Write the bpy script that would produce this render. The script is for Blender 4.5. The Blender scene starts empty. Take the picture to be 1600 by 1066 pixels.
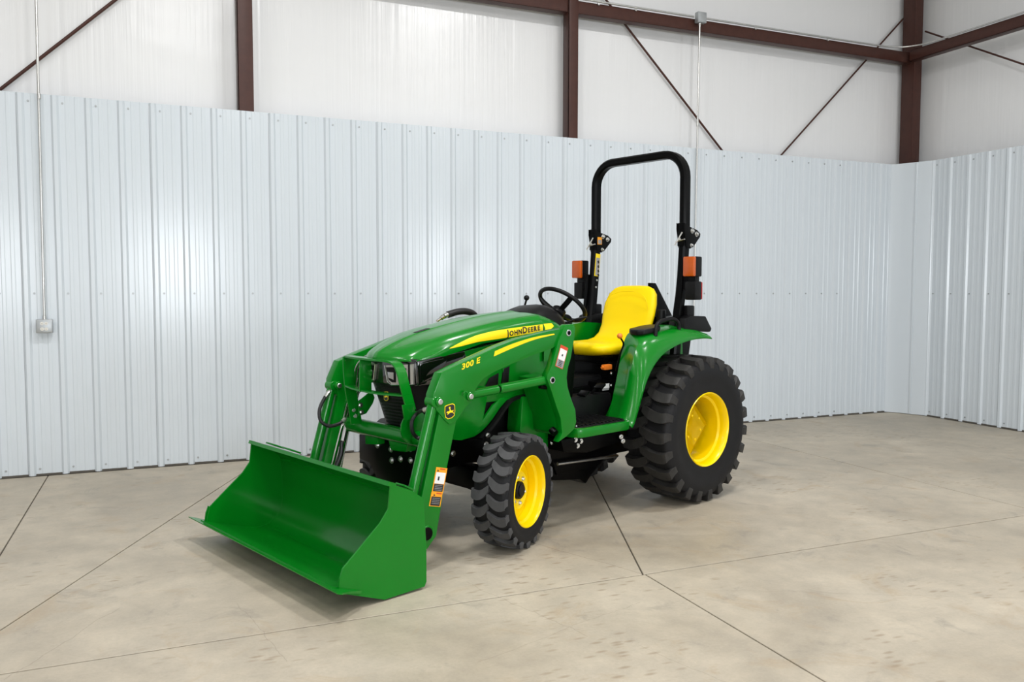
import bpy, bmesh, math, random
from mathutils import Vector, Matrix
from mathutils.bvhtree import BVHTree
random.seed(7)
R = math.radians
SC = bpy.context.scene
COL = SC.collection

# ------------------------------------------------------------------ camera
cam_d = bpy.data.cameras.new('camera')
cam_d.sensor_width = 36.0
cam_d.lens = 36.0 * 1289.36 / 1600.0
cam_d.clip_start = 0.05
cam = bpy.data.objects.new('camera', cam_d)
COL.objects.link(cam)
cam.location = (0, 0, 1.4283)
_p, _y, _r = 0.0600, 0.40244, 0.0011
fw = Vector((math.sin(_y) * math.cos(_p), math.cos(_y) * math.cos(_p), -math.sin(_p)))
rt = Vector((math.cos(_y), -math.sin(_y), 0)); up = rt.cross(fw)
r2 = math.cos(_r) * rt + math.sin(_r) * up
u2 = -math.sin(_r) * rt + math.cos(_r) * up
cam.rotation_euler = Matrix((r2, u2, -fw)).transposed().to_euler()
SC.camera = cam

# ------------------------------------------------------------------ world, lights, exposure
w = bpy.data.worlds.new('world'); SC.world = w; w.use_nodes = True
bg = w.node_tree.nodes['Background']
bg.inputs[0].default_value = (0.80, 0.90, 1.0, 1); bg.inputs[1].default_value = 0.3
SC.view_settings.view_transform = 'Standard'
SC.view_settings.look = 'None'
SC.view_settings.exposure = 0.0
SC.view_settings.gamma = 1.0
SC.view_settings.use_curve_mapping = False

def area(name, loc, target, sx, sy, power, col=(1, 1, 1)):
    d = bpy.data.lights.new(name, 'AREA'); d.shape = 'RECTANGLE'
    d.size = sx; d.size_y = sy; d.energy = power; d.color = col
    o = bpy.data.objects.new(name, d); COL.objects.link(o)
    o.location = loc
    v = Vector(target) - Vector(loc)
    o.rotation_euler = v.to_track_quat('-Z', 'Y').to_euler()
    return o

# high-bay fixtures under the roof
for lx, ly, pw in [(0.2, 0.4, 78), (4.6, 0.4, 78), (-4.5, 0.4, 60), (0.6, 3.3, 112), (3.8, 3.3, 112), (6.6, 3.0, 22), (-3.0, 3.3, 60), (1.6, -4.5, 80), (6.0, -4.5, 70), (-4.0, -4.5, 70)]:
    area('high_bay_light', (lx, ly, 5.7), (lx, ly, 0), 0.6, 0.3, pw, (1.0, 0.99, 0.98))
# daylight through the open doors behind the photographer
area('door_daylight', (0.4, -5.5, 1.9), (0.4, 7, 1.6), 1.5, 1.8, 190, (0.90, 0.95, 1.0))
area('door_daylight', (6.9, -5.5, 1.9), (4.0, 7, 1.5), 1.3, 1.8, 170, (0.90, 0.95, 1.0))
area('door_daylight', (-3.2, -5.5, 1.9), (-1.0, 7, 1.6), 1.0, 1.8, 120, (0.90, 0.95, 1.0))

# ------------------------------------------------------------------ materials
def lin(c):
    return tuple(((x / 255) / 12.92 if x / 255 <= 0.04045 else ((x / 255 + 0.055) / 1.055) ** 2.4) for x in c) + (1,)
MATS = {}
def mat(name, rgb, rough=0.5, metal=0.0, coat=0.0, spec=0.5, noise=0.0, nscale=20, bump=0.0, bscale=200, emit=None, trans=0.0, ior=None, linear=False, coat_rough=0.05):
    if name in MATS: return MATS[name]
    m = bpy.data.materials.new(name); m.use_nodes = True
    nt = m.node_tree; b = nt.nodes['Principled BSDF']
    c = rgb + (1,) if linear else lin(rgb)
    b.inputs['Base Color'].default_value = c
    b.inputs['Roughness'].default_value = rough
    b.inputs['Metallic'].default_value = metal
    b.inputs['Coat Weight'].default_value = coat
    b.inputs['Coat Roughness'].default_value = coat_rough
    b.inputs['Specular IOR Level'].default_value = spec
    b.inputs['Transmission Weight'].default_value = trans
    if ior: b.inputs['IOR'].default_value = ior
    tc = nt.nodes.new('ShaderNodeTexCoord')
    if noise > 0:
        n = nt.nodes.new('ShaderNodeTexNoise'); n.inputs['Scale'].default_value = nscale; n.inputs['Detail'].default_value = 5
        nt.links.new(tc.outputs['Object'], n.inputs['Vector'])
        mx = nt.nodes.new('ShaderNodeMixRGB'); mx.blend_type = 'MIX'
        mx.inputs[1].default_value = tuple(x * (1 - noise) for x in c[:3]) + (1,)
        mx.inputs[2].default_value = tuple(min(1, x * (1 + noise)) for x in c[:3]) + (1,)
        nt.links.new(n.outputs['Fac'], mx.inputs[0]); nt.links.new(mx.outputs[0], b.inputs['Base Color'])
    if bump > 0:
        n2 = nt.nodes.new('ShaderNodeTexNoise'); n2.inputs['Scale'].default_value = bscale; n2.inputs['Detail'].default_value = 3
        nt.links.new(tc.outputs['Object'], n2.inputs['Vector'])
        bp = nt.nodes.new('ShaderNodeBump'); bp.inputs['Strength'].default_value = bump; bp.inputs['Distance'].default_value = 0.002
        nt.links.new(n2.outputs['Fac'], bp.inputs['Height']); nt.links.new(bp.outputs[0], b.inputs['Normal'])
    MATS[name] = m
    return m

GREEN = mat('green_paint', (0.0005, 0.170, 0.008), 0.24, coat=0.15, spec=0.32, noise=0.05, nscale=6, bump=0.05, bscale=90, linear=True)
GREENH = mat('green_hood_paint', (0.0005, 0.170, 0.008), 0.22, coat=0.2, spec=0.4, noise=0.04, nscale=4, linear=True, coat_rough=0.12)
YEL = mat('yellow_rim_paint', (0.95, 0.66, 0.0), 0.26, coat=0.2, spec=0.3, noise=0.03, linear=True)
SEATY = mat('yellow_vinyl', (0.90, 0.645, 0.0), 0.42, spec=0.2, noise=0.03, nscale=8, bump=0.15, bscale=600, linear=True)
RUB = mat('tire_rubber', (0.009, 0.009, 0.010), 0.55, spec=0.22, noise=0.35, nscale=14, bump=0.2, bscale=120, linear=True)
LUG = mat('lit_tread_rubber', (0.060, 0.060, 0.062), 0.6, spec=0.25, noise=0.3, nscale=20, bump=0.25, bscale=160, linear=True)  # front lugs: light from the camera side is put into this greyer tone
LUGR = mat('rear_tread_rubber', (0.022, 0.021, 0.020), 0.5, spec=0.35, noise=0.6, nscale=12, bump=0.25, bscale=160, linear=True)
BLK = mat('black_steel', (0.0015, 0.0015, 0.0016), 0.3, spec=0.10, noise=0.2, linear=True)
MATB = mat('black_plastic', (0.005, 0.005, 0.0055), 0.42, spec=0.2, noise=0.25, nscale=60, linear=True)
GLB = mat('gloss_black', (0.003, 0.003, 0.003), 0.08, coat=1.0, noise=0.1, linear=True)
HOSE = mat('hose_rubber', (0.010, 0.010, 0.011), 0.4, noise=0.2, linear=True)
ZINC = mat('zinc_steel', (0.62, 0.62, 0.60), 0.32, metal=1.0, noise=0.15, nscale=60, linear=True)
CHR = mat('chrome', (0.85, 0.86, 0.86), 0.12, metal=1.0, noise=0.03, linear=True)
CHRB = mat('lamp_silver', (0.55, 0.54, 0.50), 0.25, metal=0.7, noise=0.2, nscale=40, linear=True)
AMB = mat('amber_lens', (0.50, 0.085, 0.003), 0.25, coat=0.5, noise=0.12, nscale=90, linear=True)
ORG = mat('orange_plastic', (0.80, 0.20, 0.02), 0.4, noise=0.05, linear=True)
DEC_O = mat('label_orange', (0.90, 0.36, 0.01), 0.45, noise=0.03, linear=True)
DEC_R = mat('label_red', (0.62, 0.07, 0.02), 0.45, noise=0.03, linear=True)
DEC_W = mat('label_white', (0.80, 0.80, 0.80), 0.45, noise=0.03, linear=True)
DEC_K = mat('label_black', (0.015, 0.015, 0.015), 0.45, noise=0.1, linear=True)
DEC_G = mat('label_grey', (0.30, 0.30, 0.31), 0.45, noise=0.1, linear=True)
DEC_Y = mat('label_yellow', (0.95, 0.72, 0.0), 0.4, noise=0.02, linear=True)
RED_ST = mat('primer_brown_steel', (0.058, 0.021, 0.015), 0.42, spec=.3, noise=0.25, nscale=18, bump=0.1, bscale=60, linear=True)
CAV = mat('joint_filler', (0.10, 0.09, 0.075), 0.9, noise=0.2, linear=True)
RECP = mat('outlet_ivory', (0.72, 0.70, 0.64), 0.4, noise=0.02, linear=True)
BOXG = mat('galvanised_box', (0.40, 0.42, 0.43), 0.4, metal=0.6, noise=0.12, nscale=40, linear=True)

# liner steel : pale blue-grey paint, soft gloss
def mk_liner():
    m = mat('liner_steel_paint', (0.60, 0.65, 0.69), 0.2, spec=0.5, linear=True)
    nt = m.node_tree; b = nt.nodes['Principled BSDF']
    tc = nt.nodes.new('ShaderNodeTexCoord'); mp = nt.nodes.new('ShaderNodeMapping')
    mp.inputs['Scale'].default_value = (13, 13, 0.3)
    n = nt.nodes.new('ShaderNodeTexNoise'); n.inputs['Scale'].default_value = 1.0; n.inputs['Detail'].default_value = 4
    nt.links.new(tc.outputs['Object'], mp.inputs[0]); nt.links.new(mp.outputs[0], n.inputs['Vector'])
    bp = nt.nodes.new('ShaderNodeBump'); bp.inputs['Strength'].default_value = 0.5; bp.inputs['Distance'].default_value = 0.0012
    nt.links.new(n.outputs['Fac'], bp.inputs['Height']); nt.links.new(bp.outputs[0], b.inputs['Normal'])
    return m
LINER = mk_liner()
def mk_vinyl():
    m = mat('white_vinyl_facing', (0.74, 0.745, 0.75), 0.24, spec=0.5, linear=True)
    nt = m.node_tree; b = nt.nodes['Principled BSDF']
    tc = nt.nodes.new('ShaderNodeTexCoord')
    last = None
    hs = []
    for sc, wt in (((14, 14, 0.35), 1.0), ((45, 45, 1.2), 0.35), ((0.8, 0.8, 0.8), 6.0)):
        mp = nt.nodes.new('ShaderNodeMapping'); mp.inputs['Scale'].default_value = sc
        n = nt.nodes.new('ShaderNodeTexNoise'); n.inputs['Scale'].default_value = 1.0; n.inputs['Detail'].default_value = 3
        n.inputs['Distortion'].default_value = 0.4
        nt.links.new(tc.outputs['Object'], mp.inputs[0]); nt.links.new(mp.outputs[0], n.inputs['Vector'])
        ml = nt.nodes.new('ShaderNodeMath'); ml.operation = 'MULTIPLY'; ml.inputs[1].default_value = wt
        nt.links.new(n.outputs['Fac'], ml.inputs[0]); hs.append(ml)
    a1 = nt.nodes.new('ShaderNodeMath'); a2 = nt.nodes.new('ShaderNodeMath')
    nt.links.new(hs[0].outputs[0], a1.inputs[0]); nt.links.new(hs[1].outputs[0], a1.inputs[1])
    nt.links.new(a1.outputs[0], a2.inputs[0]); nt.links.new(hs[2].outputs[0], a2.inputs[1])
    bp = nt.nodes.new('ShaderNodeBump'); bp.inputs['Strength'].default_value = 0.4; bp.inputs['Distance'].default_value = 0.008
    nt.links.new(a2.outputs[0], bp.inputs['Height']); nt.links.new(bp.outputs[0], b.inputs['Normal'])
    return m
VINYL = mk_vinyl()

def mk_floor():
    m = bpy.data.materials.new('concrete'); m.use_nodes = True
    nt = m.node_tree; b = nt.nodes['Principled BSDF']; L = nt.links
    g = nt.nodes.new('ShaderNodeNewGeometry')
    def noise(scale, detail=6, rough=0.6, vec=None, dist=0.0):
        n = nt.nodes.new('ShaderNodeTexNoise'); n.inputs['Scale'].default_value = scale
        n.inputs['Detail'].default_value = detail; n.inputs['Roughness'].default_value = rough
        n.inputs['Distortion'].default_value = dist
        L.new(vec or g.outputs['Position'], n.inputs['Vector']); return n
    def ramp(src, a, b_, ca, cb):
        r = nt.nodes.new('ShaderNodeValToRGB')
        r.color_ramp.elements[0].position = a; r.color_ramp.elements[1].position = b_
        r.color_ramp.elements[0].color = ca; r.color_ramp.elements[1].color = cb
        L.new(src, r.inputs[0]); return r
    def mixc(fac, c1, c2, mode='MIX'):
        x = nt.nodes.new('ShaderNodeMixRGB'); x.blend_type = mode
        if isinstance(fac, float): x.inputs[0].default_value = fac
        else: L.new(fac, x.inputs[0])
        for i, c in ((1, c1), (2, c2)):
            if isinstance(c, tuple): x.inputs[i].default_value = c
            else: L.new(c, x.inputs[i])
        return x
    big = noise(0.9, 7, 0.62, dist=0.6)
    base = ramp(big.outputs['Fac'], 0.3, 0.72, (0.345, 0.300, 0.232, 1), (0.515, 0.460, 0.370, 1))
    mid = noise(5.0, 8, 0.7)
    r2_ = ramp(mid.outputs['Fac'], 0.35, 0.7, (0.86, 0.86, 0.86, 1), (1.08, 1.07, 1.05, 1))
    c = mixc(1.0, base.outputs[0], r2_.outputs[0], 'MULTIPLY')
    # brown stains
    st = noise(2.3, 5, 0.65, dist=1.5)
    sf = ramp(st.outputs['Fac'], 0.56, 0.72, (0, 0, 0, 1), (0.55, 0.55, 0.55, 1))
    c = mixc(sf.outputs[0], c.outputs[0], (0.36, 0.27, 0.17, 1))
    st2 = noise(3.1, 6, 0.7, dist=0.8)
    sf2 = ramp(st2.outputs['Fac'], 0.58, 0.76, (0, 0, 0, 1), (0.6, 0.6, 0.6, 1))
    c = mixc(sf2.outputs[0], c.outputs[0], (0.17, 0.16, 0.145, 1))
    # tyre-print like short dashes
    mp = nt.nodes.new('ShaderNodeMapping'); mp.inputs['Scale'].default_value = (9, 26, 1); mp.inputs['Rotation'].default_value = (0, 0, 0.5)
    L.new(g.outputs['Position'], mp.inputs[0])
    vo = nt.nodes.new('ShaderNodeTexVoronoi'); vo.inputs['Scale'].default_value = 1.0; L.new(mp.outputs[0], vo.inputs['Vector'])
    dsh = ramp(vo.outputs['Distance'], 0.12, 0.32, (1, 1, 1, 1), (0, 0, 0, 1))
    pm = noise(0.85, 2, 0.5, dist=0.3)
    pmr = ramp(pm.outputs['Fac'], 0.53, 0.60, (0, 0, 0, 1), (0.6, 0.6, 0.6, 1))
    dm = mixc(1.0, dsh.outputs[0], pmr.outputs[0], 'MULTIPLY')
    c = mixc(dm.outputs[0], c.outputs[0], (0.25, 0.19, 0.125, 1))
    # hairline cracks : segments in the plane
    sep = nt.nodes.new('ShaderNodeSeparateXYZ'); L.new(g.outputs['Position'], sep.inputs[0])
    wob = noise(3.0, 4, 0.6)
    def M(op, a, b_=None, c_=None):
        x = nt.nodes.new('ShaderNodeMath'); x.operation = op
        for i, v in enumerate((a, b_, c_)):
            if v is None: continue
            if isinstance(v, (int, float)): x.inputs[i].default_value = v
            else: L.new(v, x.inputs[i])
        return x.outputs[0]
    wv = M('MULTIPLY', M('SUBTRACT', wob.outputs['Fac'], 0.5), 0.10)
    tot = None
    segs = [((1.894, 4.258), (2.213, 3.497), 0.004, .6), ((2.265, 3.27), (3.681, 2.537), 0.003, .3), ((4.37, 5.511), (5.077, 4.189), 0.004, .45),
            ((-.56, 3.45), (-.2, 4.05), .003, .45), ((1.1, 2.9), (2.0, 3.2), .003, .35), ((1.35, 3.75), (1.6, 2.95), .003, .4),
            ((0.3, 3.9), (0.42, 3.2), .003, .35), ((1.9, 2.3), (1.75, 2.8), .003, .3), ((0.75, 4.35), (0.45, 4.0), .003, .3)]
    for (x0, y0), (x1, y1), wd, stg in segs:
        dx, dy = x1 - x0, y1 - y0; ln = math.hypot(dx, dy); dx /= ln; dy /= ln
        px = M('SUBTRACT', sep.outputs[0], x0); py = M('SUBTRACT', sep.outputs[1], y0)
        al = M('ADD', M('MULTIPLY', px, dx), M('MULTIPLY', py, dy))
        pe = M('ABSOLUTE', M('ADD', M('ADD', M('MULTIPLY', px, -dy), M('MULTIPLY', py, dx)), wv))
        inr = M('MULTIPLY', M('GREATER_THAN', al, 0.0), M('LESS_THAN', al, ln))
        f = M('MULTIPLY', M('MULTIPLY', M('SUBTRACT', 1.0, M('SMOOTH_MIN', M('DIVIDE', pe, wd), 1.0, 0.1)), inr), stg)
        f = M('MAXIMUM', f, 0.0)
        tot = f if tot is None else M('MAXIMUM', tot, f)
    c = mixc(tot, c.outputs[0], (0.16, 0.13, 0.10, 1))
    fine = noise(70, 3, 0.6)
    fr = ramp(fine.outputs['Fac'], 0.2, 0.8, (0.93, 0.93, 0.93, 1), (1.05, 1.05, 1.05, 1))
    c = mixc(1.0, c.outputs[0], fr.outputs[0], 'MULTIPLY')
    L.new(c.outputs[0], b.inputs['Base Color'])
    rr = ramp(big.outputs['Fac'], 0.3, 0.7, (0.42, 0.42, 0.42, 1), (0.62, 0.62, 0.62, 1))
    L.new(rr.outputs[0], b.inputs['Roughness'])
    bp = nt.nodes.new('ShaderNodeBump'); bp.inputs['Strength'].default_value = 0.15; bp.inputs['Distance'].default_value = 0.002
    L.new(fine.outputs['Fac'], bp.inputs['Height']); L.new(bp.outputs[0], b.inputs['Normal'])
    return m
CONC = mk_floor()

# ------------------------------------------------------------------ mesh helpers
def finish(bm, name, m, parent=None, smooth=True, angle=32, matrix=None):
    bmesh.ops.recalc_face_normals(bm, faces=bm.faces)
    me = bpy.data.meshes.new(name)
    if smooth:
        for f in bm.faces: f.smooth = True
        ca = math.cos(R(angle))
        for e in bm.edges:
            if len(e.link_faces) == 2:
                if e.link_faces[0].normal.dot(e.link_faces[1].normal) < ca: e.smooth = False
    bm.to_mesh(me); bm.free()
    if isinstance(m, (list, tuple)):
        for x in m: me.materials.append(x)
    else: me.materials.append(m)
    o = bpy.data.objects.new(name, me); COL.objects.link(o)
    if matrix is not None: o.matrix_local = matrix
    if parent is not None: o.parent = parent
    return o

def bbevel(bm, w, seg=2, geom=None):
    if w > 0:
        es = geom or [e for e in bm.edges if len(e.link_faces) == 2 and e.link_faces[0].normal.dot(e.link_faces[1].normal) < 0.85]
        bmesh.ops.bevel(bm, geom=es, offset=w, segments=seg, affect='EDGES', profile=0.6, clamp_overlap=True)

def add_box(bm, c, s, bev=0.0, rot=None):
    t = bmesh.new(); bmesh.ops.create_cube(t, size=1.0)
    for v in t.verts: v.co = Vector((v.co.x * s[0], v.co.y * s[1], v.co.z * s[2]))
    bmesh.ops.recalc_face_normals(t, faces=t.faces)
    bbevel(t, bev)
    if rot is not None: bmesh.ops.rotate(t, cent=(0, 0, 0), matrix=rot, verts=t.verts)
    bmesh.ops.translate(t, vec=Vector(c), verts=t.verts)
    merge(bm, t)

def merge(bm, t):
    me = bpy.data.meshes.new('tmp'); t.to_mesh(me); t.free(); bm.from_mesh(me); bpy.data.meshes.remove(me)

def add_prism(bm, pts, a, b, axis='y', bev=0.0, seg=2):
    """polygon pts (in the two other axes) extruded from a to b along axis; a / b may be functions of the point"""
    t = bmesh.new()
    def mk(p, v):
        if callable(v): v = v(p)
        if axis == 'y': return (p[0], v, p[1])
        if axis == 'x': return (v, p[0], p[1])
        return (p[0], p[1], v)
    A = [t.verts.new(mk(p, a)) for p in pts]; B = [t.verts.new(mk(p, b)) for p in pts]
    n = len(pts)
    t.faces.new(A); t.faces.new(B[::-1])
    for i in range(n): t.faces.new((A[i], A[(i + 1) % n], B[(i + 1) % n], B[i]))
    bmesh.ops.recalc_face_normals(t, faces=t.faces)
    bbevel(t, bev, seg)
    merge(bm, t)

def catmull(pts, n=6):
    pts = [Vector(p) for p in pts]; out = []
    P = [pts[0] * 2 - pts[1]] + pts + [pts[-1] * 2 - pts[-2]]
    for i in range(1, len(P) - 2):
        for k in range(n):
            t = k / n; a, b, c, d = P[i - 1], P[i], P[i + 1], P[i + 2]
            out.append(0.5 * ((2 * b) + (c - a) * t + (2 * a - 5 * b + 4 * c - d) * t * t + (3 * b - a - 3 * c + d) * t ** 3))
    out.append(pts[-1]); return out

def add_tube(bm, pts, r, seg=12, cap=True, closed=False, squash=None):
    pts = [Vector(p) for p in pts]
    rs = r if isinstance(r, (list, tuple)) else [r] * len(pts)
    n = len(pts); rings = []
    tang = []
    for i in range(n):
        if closed: d = pts[(i + 1) % n] - pts[i - 1]
        else: d = (pts[min(i + 1, n - 1)] - pts[max(i - 1, 0)])
        tang.append(d.normalized())
    u = tang[0].orthogonal().normalized()
    for i in range(n):
        t = tang[i]; u = (u - t * u.dot(t)).normalized(); v = t.cross(u)
        rings.append([bm.verts.new(pts[i] + (u * math.cos(2 * math.pi * k / seg) + v * math.sin(2 * math.pi * k / seg)) * rs[i]) for k in range(seg)])
    m = n if closed else n - 1
    for i in range(m):
        a, b = rings[i], rings[(i + 1) % n]
        if closed and i == n - 1:
            off = min(range(seg), key=lambda o: sum((a[k].co - b[(k + o) % seg].co).length for k in range(seg)))
            b = [b[(k + off) % seg] for k in range(seg)]
        for k in range(seg): bm.faces.new((a[k], a[(k + 1) % seg], b[(k + 1) % seg], b[k]))
    if cap and not closed:
        bm.faces.new(rings[0]); bm.faces.new(rings[-1][::-1])

def add_cyl(bm, p0, p1, r, seg=20, bev=0.0):
    p0 = Vector(p0); p1 = Vector(p1)
    if bev > 0:
        d = (p1 - p0).normalized() * bev
        add_tube(bm, [p0, p0 + d, p1 - d, p1], [r - bev, r, r, r - bev], seg)
    else: add_tube(bm, [p0, p1], r, seg)

def add_sweep_rect(bm, pts, hw, hh, side):
    """flat strap swept through pts; side = constant side direction"""
    pts = [Vector(p) for p in pts]; side = Vector(side).normalized(); rings = []
    n = len(pts)
    for i in range(n):
        t = (pts[min(i + 1, n - 1)] - pts[max(i - 1, 0)]).normalized()
        nn = side.cross(t).normalized()
        rings.append([bm.verts.new(pts[i] + side * a * hw + nn * b * hh) for a, b in ((-1, -1), (1, -1), (1, 1), (-1, 1))])
    for i in range(n - 1):
        for k in range(4): bm.faces.new((rings[i][k], rings[i][(k + 1) % 4], rings[i + 1][(k + 1) % 4], rings[i + 1][k]))
    bm.faces.new(rings[0]); bm.faces.new(rings[-1][::-1])

def add_lathe(bm, prof, seg=64, axis='y', close=False):
    """profile [(axial, radius)] around the local y axis"""
    rings = []
    for (y, r) in prof:
        rings.append([bm.verts.new((r * math.cos(2 * math.pi * k / seg), y, r * math.sin(2 * math.pi * k / seg))) for k in range(seg)])
    m = len(rings) if close else len(rings) - 1
    for i in range(m):
        a, b = rings[i], rings[(i + 1) % len(rings)]
        for k in range(seg): bm.faces.new((a[k], a[(k + 1) % seg], b[(k + 1) % seg], b[k]))
    return rings

def add_bolt(bm, c, d, r=0.011, h=0.009):
    c = Vector(c); d = Vector(d).normalized()
    add_tube(bm, [c - d * 0.002, c + d * 0.002], r * 1.5, 16)
    add_tube(bm, [c, c + d * h * 0.8, c + d * h], [r, r, r * 0.8], 6)

def mir(pts): return [(x, -y, z) for x, y, z in pts]

def structure(o): o['kind'] = 'structure'; return o
def thing(o, label, cat, group=None):
    o['label'] = label; o['category'] = cat
    if group: o['group'] = group
    return o
def empty(name, loc, rz=0):
    o = bpy.data.objects.new(name, None); COL.objects.link(o); o.location = loc; o.rotation_euler = (0, 0, rz)
    o.empty_display_size = 0.2
    return o

# ------------------------------------------------------------------ room
WY, WX, WH = 7.2207, 8.083, 2.910
X0, Y0, ZC = -9.0, -9.0, 6.6
# floor: saw-cut concrete slabs over a joint bed
fl = bmesh.new(); add_box(fl, ((X0 + WX) / 2, (Y0 + WY) / 2, -0.06), (WX - X0 + .6, WY - Y0 + .6, 0.1))
floor = structure(finish(fl, 'floor', CAV, smooth=False))
def split(poly, a, b):
    nx, ny = -(b[1] - a[1]), b[0] - a[0]
    s = [(p[0] - a[0]) * nx + (p[1] - a[1]) * ny for p in poly]
    L_, R_ = [], []
    for i in range(len(poly)):
        j = (i + 1) % len(poly); p, q = poly[i], poly[j]
        if s[i] >= 0: L_.append(p)
        if s[i] <= 0: R_.append(p)
        if s[i] * s[j] < 0:
            t = s[i] / (s[i] - s[j]); m = (p[0] + (q[0] - p[0]) * t, p[1] + (q[1] - p[1]) * t); L_.append(m); R_.append(m)
    return L_, R_
whole = [(X0, Y0), (WX, Y0), (WX, WY), (X0, WY)]
lft, rgt = split(whole, (-.83, 0), (-.83, 1))
slabs = []
l1, l2 = split(lft, (0, 3.5), (1, 3.5)); slabs += [l1, l2]
top, bot = split(rgt, (0, 3.505), (1, 3.505))
a1, b1 = split(top, (5.235, 0), (5.235, 1))
a2, b2 = split(a1, (2.213, 3.505), (3.092, 5.665))
a3, b3 = split(a2, (-.858, 3.505), (.602, 6.83))
a4, b4 = split(b2, (3.092, 5.665), (3.78, 7.35)) if False else (b2, None)
slabs += [b1, a4, a3, b3]
c1, d1 = split(bot, (2.19, 0), (2.2, 1))
slabs.append(c1)
e1, f1 = split(d1, (5.235, 0), (5.235, 1)); slabs += [e1, f1]
for poly in slabs:
    if len(poly) < 3: continue
    n = len(poly); g = 0.0042; ar = sum(poly[i][0] * poly[(i + 1) % n][1] - poly[(i + 1) % n][0] * poly[i][1] for i in range(n))
    P_ = poly if ar > 0 else poly[::-1]
    P_ = [p for i, p in enumerate(P_) if (Vector(p) - Vector(P_[i - 1])).length > 1e-5]; n = len(P_)
    ins = []
    for i in range(n):
        p, a, b = Vector(P_[i]), Vector(P_[i - 1]), Vector(P_[(i + 1) % n])
        d1_ = (p - a).normalized(); d2_ = (b - p).normalized()
        n1 = Vector((-d1_.y, d1_.x)); n2 = Vector((-d2_.y, d2_.x)); q = n1 + n2
        ins.append(tuple(p + q * (g / (1 + n1.dot(n2)))))
    bm = bmesh.new(); add_prism(bm, ins, -0.011, 0.0, 'z', bev=0.0015, seg=1)
    finish(bm, 'concrete_slab', CONC, floor, smooth=False)

# liner panels : ribbed steel, 0.9144 m cover, a rib every 0.2286 m
def liner_profile(n_rib=4, pitch=0.2286):
    pts = []
    for i in range(n_rib):
        x = i * pitch
        # major rib centred at x+0
        pts += [(x - 0.028, 0), (x - 0.013, -0.017), (x + 0.013, -0.017), (x + 0.028, 0)]
        for k in (0.082, 0.147):
            pts += [(x + k - 0.016, 0), (x + k - 0.010, -0.0028), (x + k + 0.010, -0.0028), (x + k + 0.016, 0)]
    return pts
def liner_panel(h, n=4, end=None):
    prof = liner_profile(n); prof.append((n * 0.2286 - 0.0295, 0))
    if end is not None: prof = [p for p in prof if p[0] < end] + [(end, 0)]
    bm = bmesh.new(); F = []; Bk = []
    for (x, y) in prof:
        F.append((bm.verts.new((x, y, 0)), bm.verts.new((x, y, h))))
        Bk.append((bm.verts.new((x, 0.004, 0)), bm.verts.new((x, 0.004, h))))
    for i in range(len(prof) - 1):
        bm.faces.new((F[i][0], F[i + 1][0], F[i + 1][1], F[i][1]))
        bm.faces.new((Bk[i][0], Bk[i][1], Bk[i + 1][1], Bk[i + 1][0]))
        bm.faces.new((F[i][1], F[i + 1][1], Bk[i + 1][1], Bk[i][1]))
        bm.faces.new((F[i][0], Bk[i][0], Bk[i + 1][0], F[i + 1][0]))
    for i in (0, -1): bm.faces.new((F[i][0], F[i][1], Bk[i][1], Bk[i][0]))
    return bm
def place(me_obj, parent, loc, rz):
    me_obj.location = loc; me_obj.rotation_euler = (0, 0, rz); me_obj.parent = parent
def screws_mesh():
    bm = bmesh.new()
    for i in range(4):
        for z in (0.05, 1.405, WH - 0.055):
            c = Vector((i * 0.2286 + 0.052, -0.0005, z))
            add_tube(bm, [c, c - Vector((0, 0.002, 0))], 0.0085, 10)
            add_tube(bm, [c, c - Vector((0, 0.007, 0))], 0.0048, 6)
    return bm
# back wall (wall_back holds the insulation behind, panels are its pieces)
YI = 7.46
bw = bmesh.new(); add_box(bw, ((X0 + WX) / 2 + .3, YI + 0.05, ZC / 2), (WX - X0 + 1.2, 0.1, ZC))
wall_back = structure(finish(bw, 'wall_back', VINYL, smooth=False))
rib0 = -0.9371 - 0.2286 * 4 * 9
first = None
k = 0
sm = None
while True:
    x = rib0 + k * 0.9144
    if x > 7.6: break
    n = 4 if x + 0.9144 < 7.95 else 3
    endx = None if n == 4 else 7.925 - x
    if n == 4 and first is not None:
        o = first.copy(); COL.objects.link(o)
        s = sm.copy(); COL.objects.link(s); s.parent = o
    else:
        o = finish(liner_panel(WH, n, endx), 'liner_panel', LINER, smooth=False)
        if n == 4:
            first = o
            sm = finish(screws_mesh(), 'screws', BOXG, o); 
    place(o, wall_back, (x + 0.0, WY + 0.017, 0.0 + 0.004), 0)
    k += 1
# top trim of the liner and dark strips standing in for the shaded gap at its base
bm = bmesh.new(); add_box(bm, ((X0 + 7.93) / 2, WY + 0.06, WH + 0.004), (7.93 - X0, 0.085, 0.006)); 
structure(finish(bm, 'trim_1', LINER, smooth=False))
bm = bmesh.new(); add_box(bm, (WX + 0.06, (Y0 + 6.9) / 2, WH + 0.004), (0.085, 6.9 - Y0, 0.006))
structure(finish(bm, 'trim_2', LINER, smooth=False))
bm = bmesh.new(); add_box(bm, ((X0 + 7.93) / 2, WY + 0.028, 0.008), (7.93 - X0, 0.03, 0.016)); structure(finish(bm, 'base_gap_strip_back', CAV, smooth=False))
bm = bmesh.new(); add_box(bm, (WX + 0.028, (Y0 + 6.9) / 2, 0.008), (0.03, 6.9 - Y0, 0.016)); structure(finish(bm, 'base_gap_strip_right', CAV, smooth=False))
# right wall
XI = 8.42
bm = bmesh.new(); add_box(bm, (XI + 0.05, (Y0 + YI) / 2, ZC / 2), (0.1, YI - Y0, ZC))
wall_right = structure(finish(bm, 'wall_right', VINYL, smooth=False))
y = 6.838
k = 0
while y > -3:
    o = first.copy(); COL.objects.link(o); s = sm.copy(); COL.objects.link(s); s.parent = o
    place(o, wall_right, (WX + 0.017, y, 0.004), R(-90)); y -= 0.9144
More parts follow.
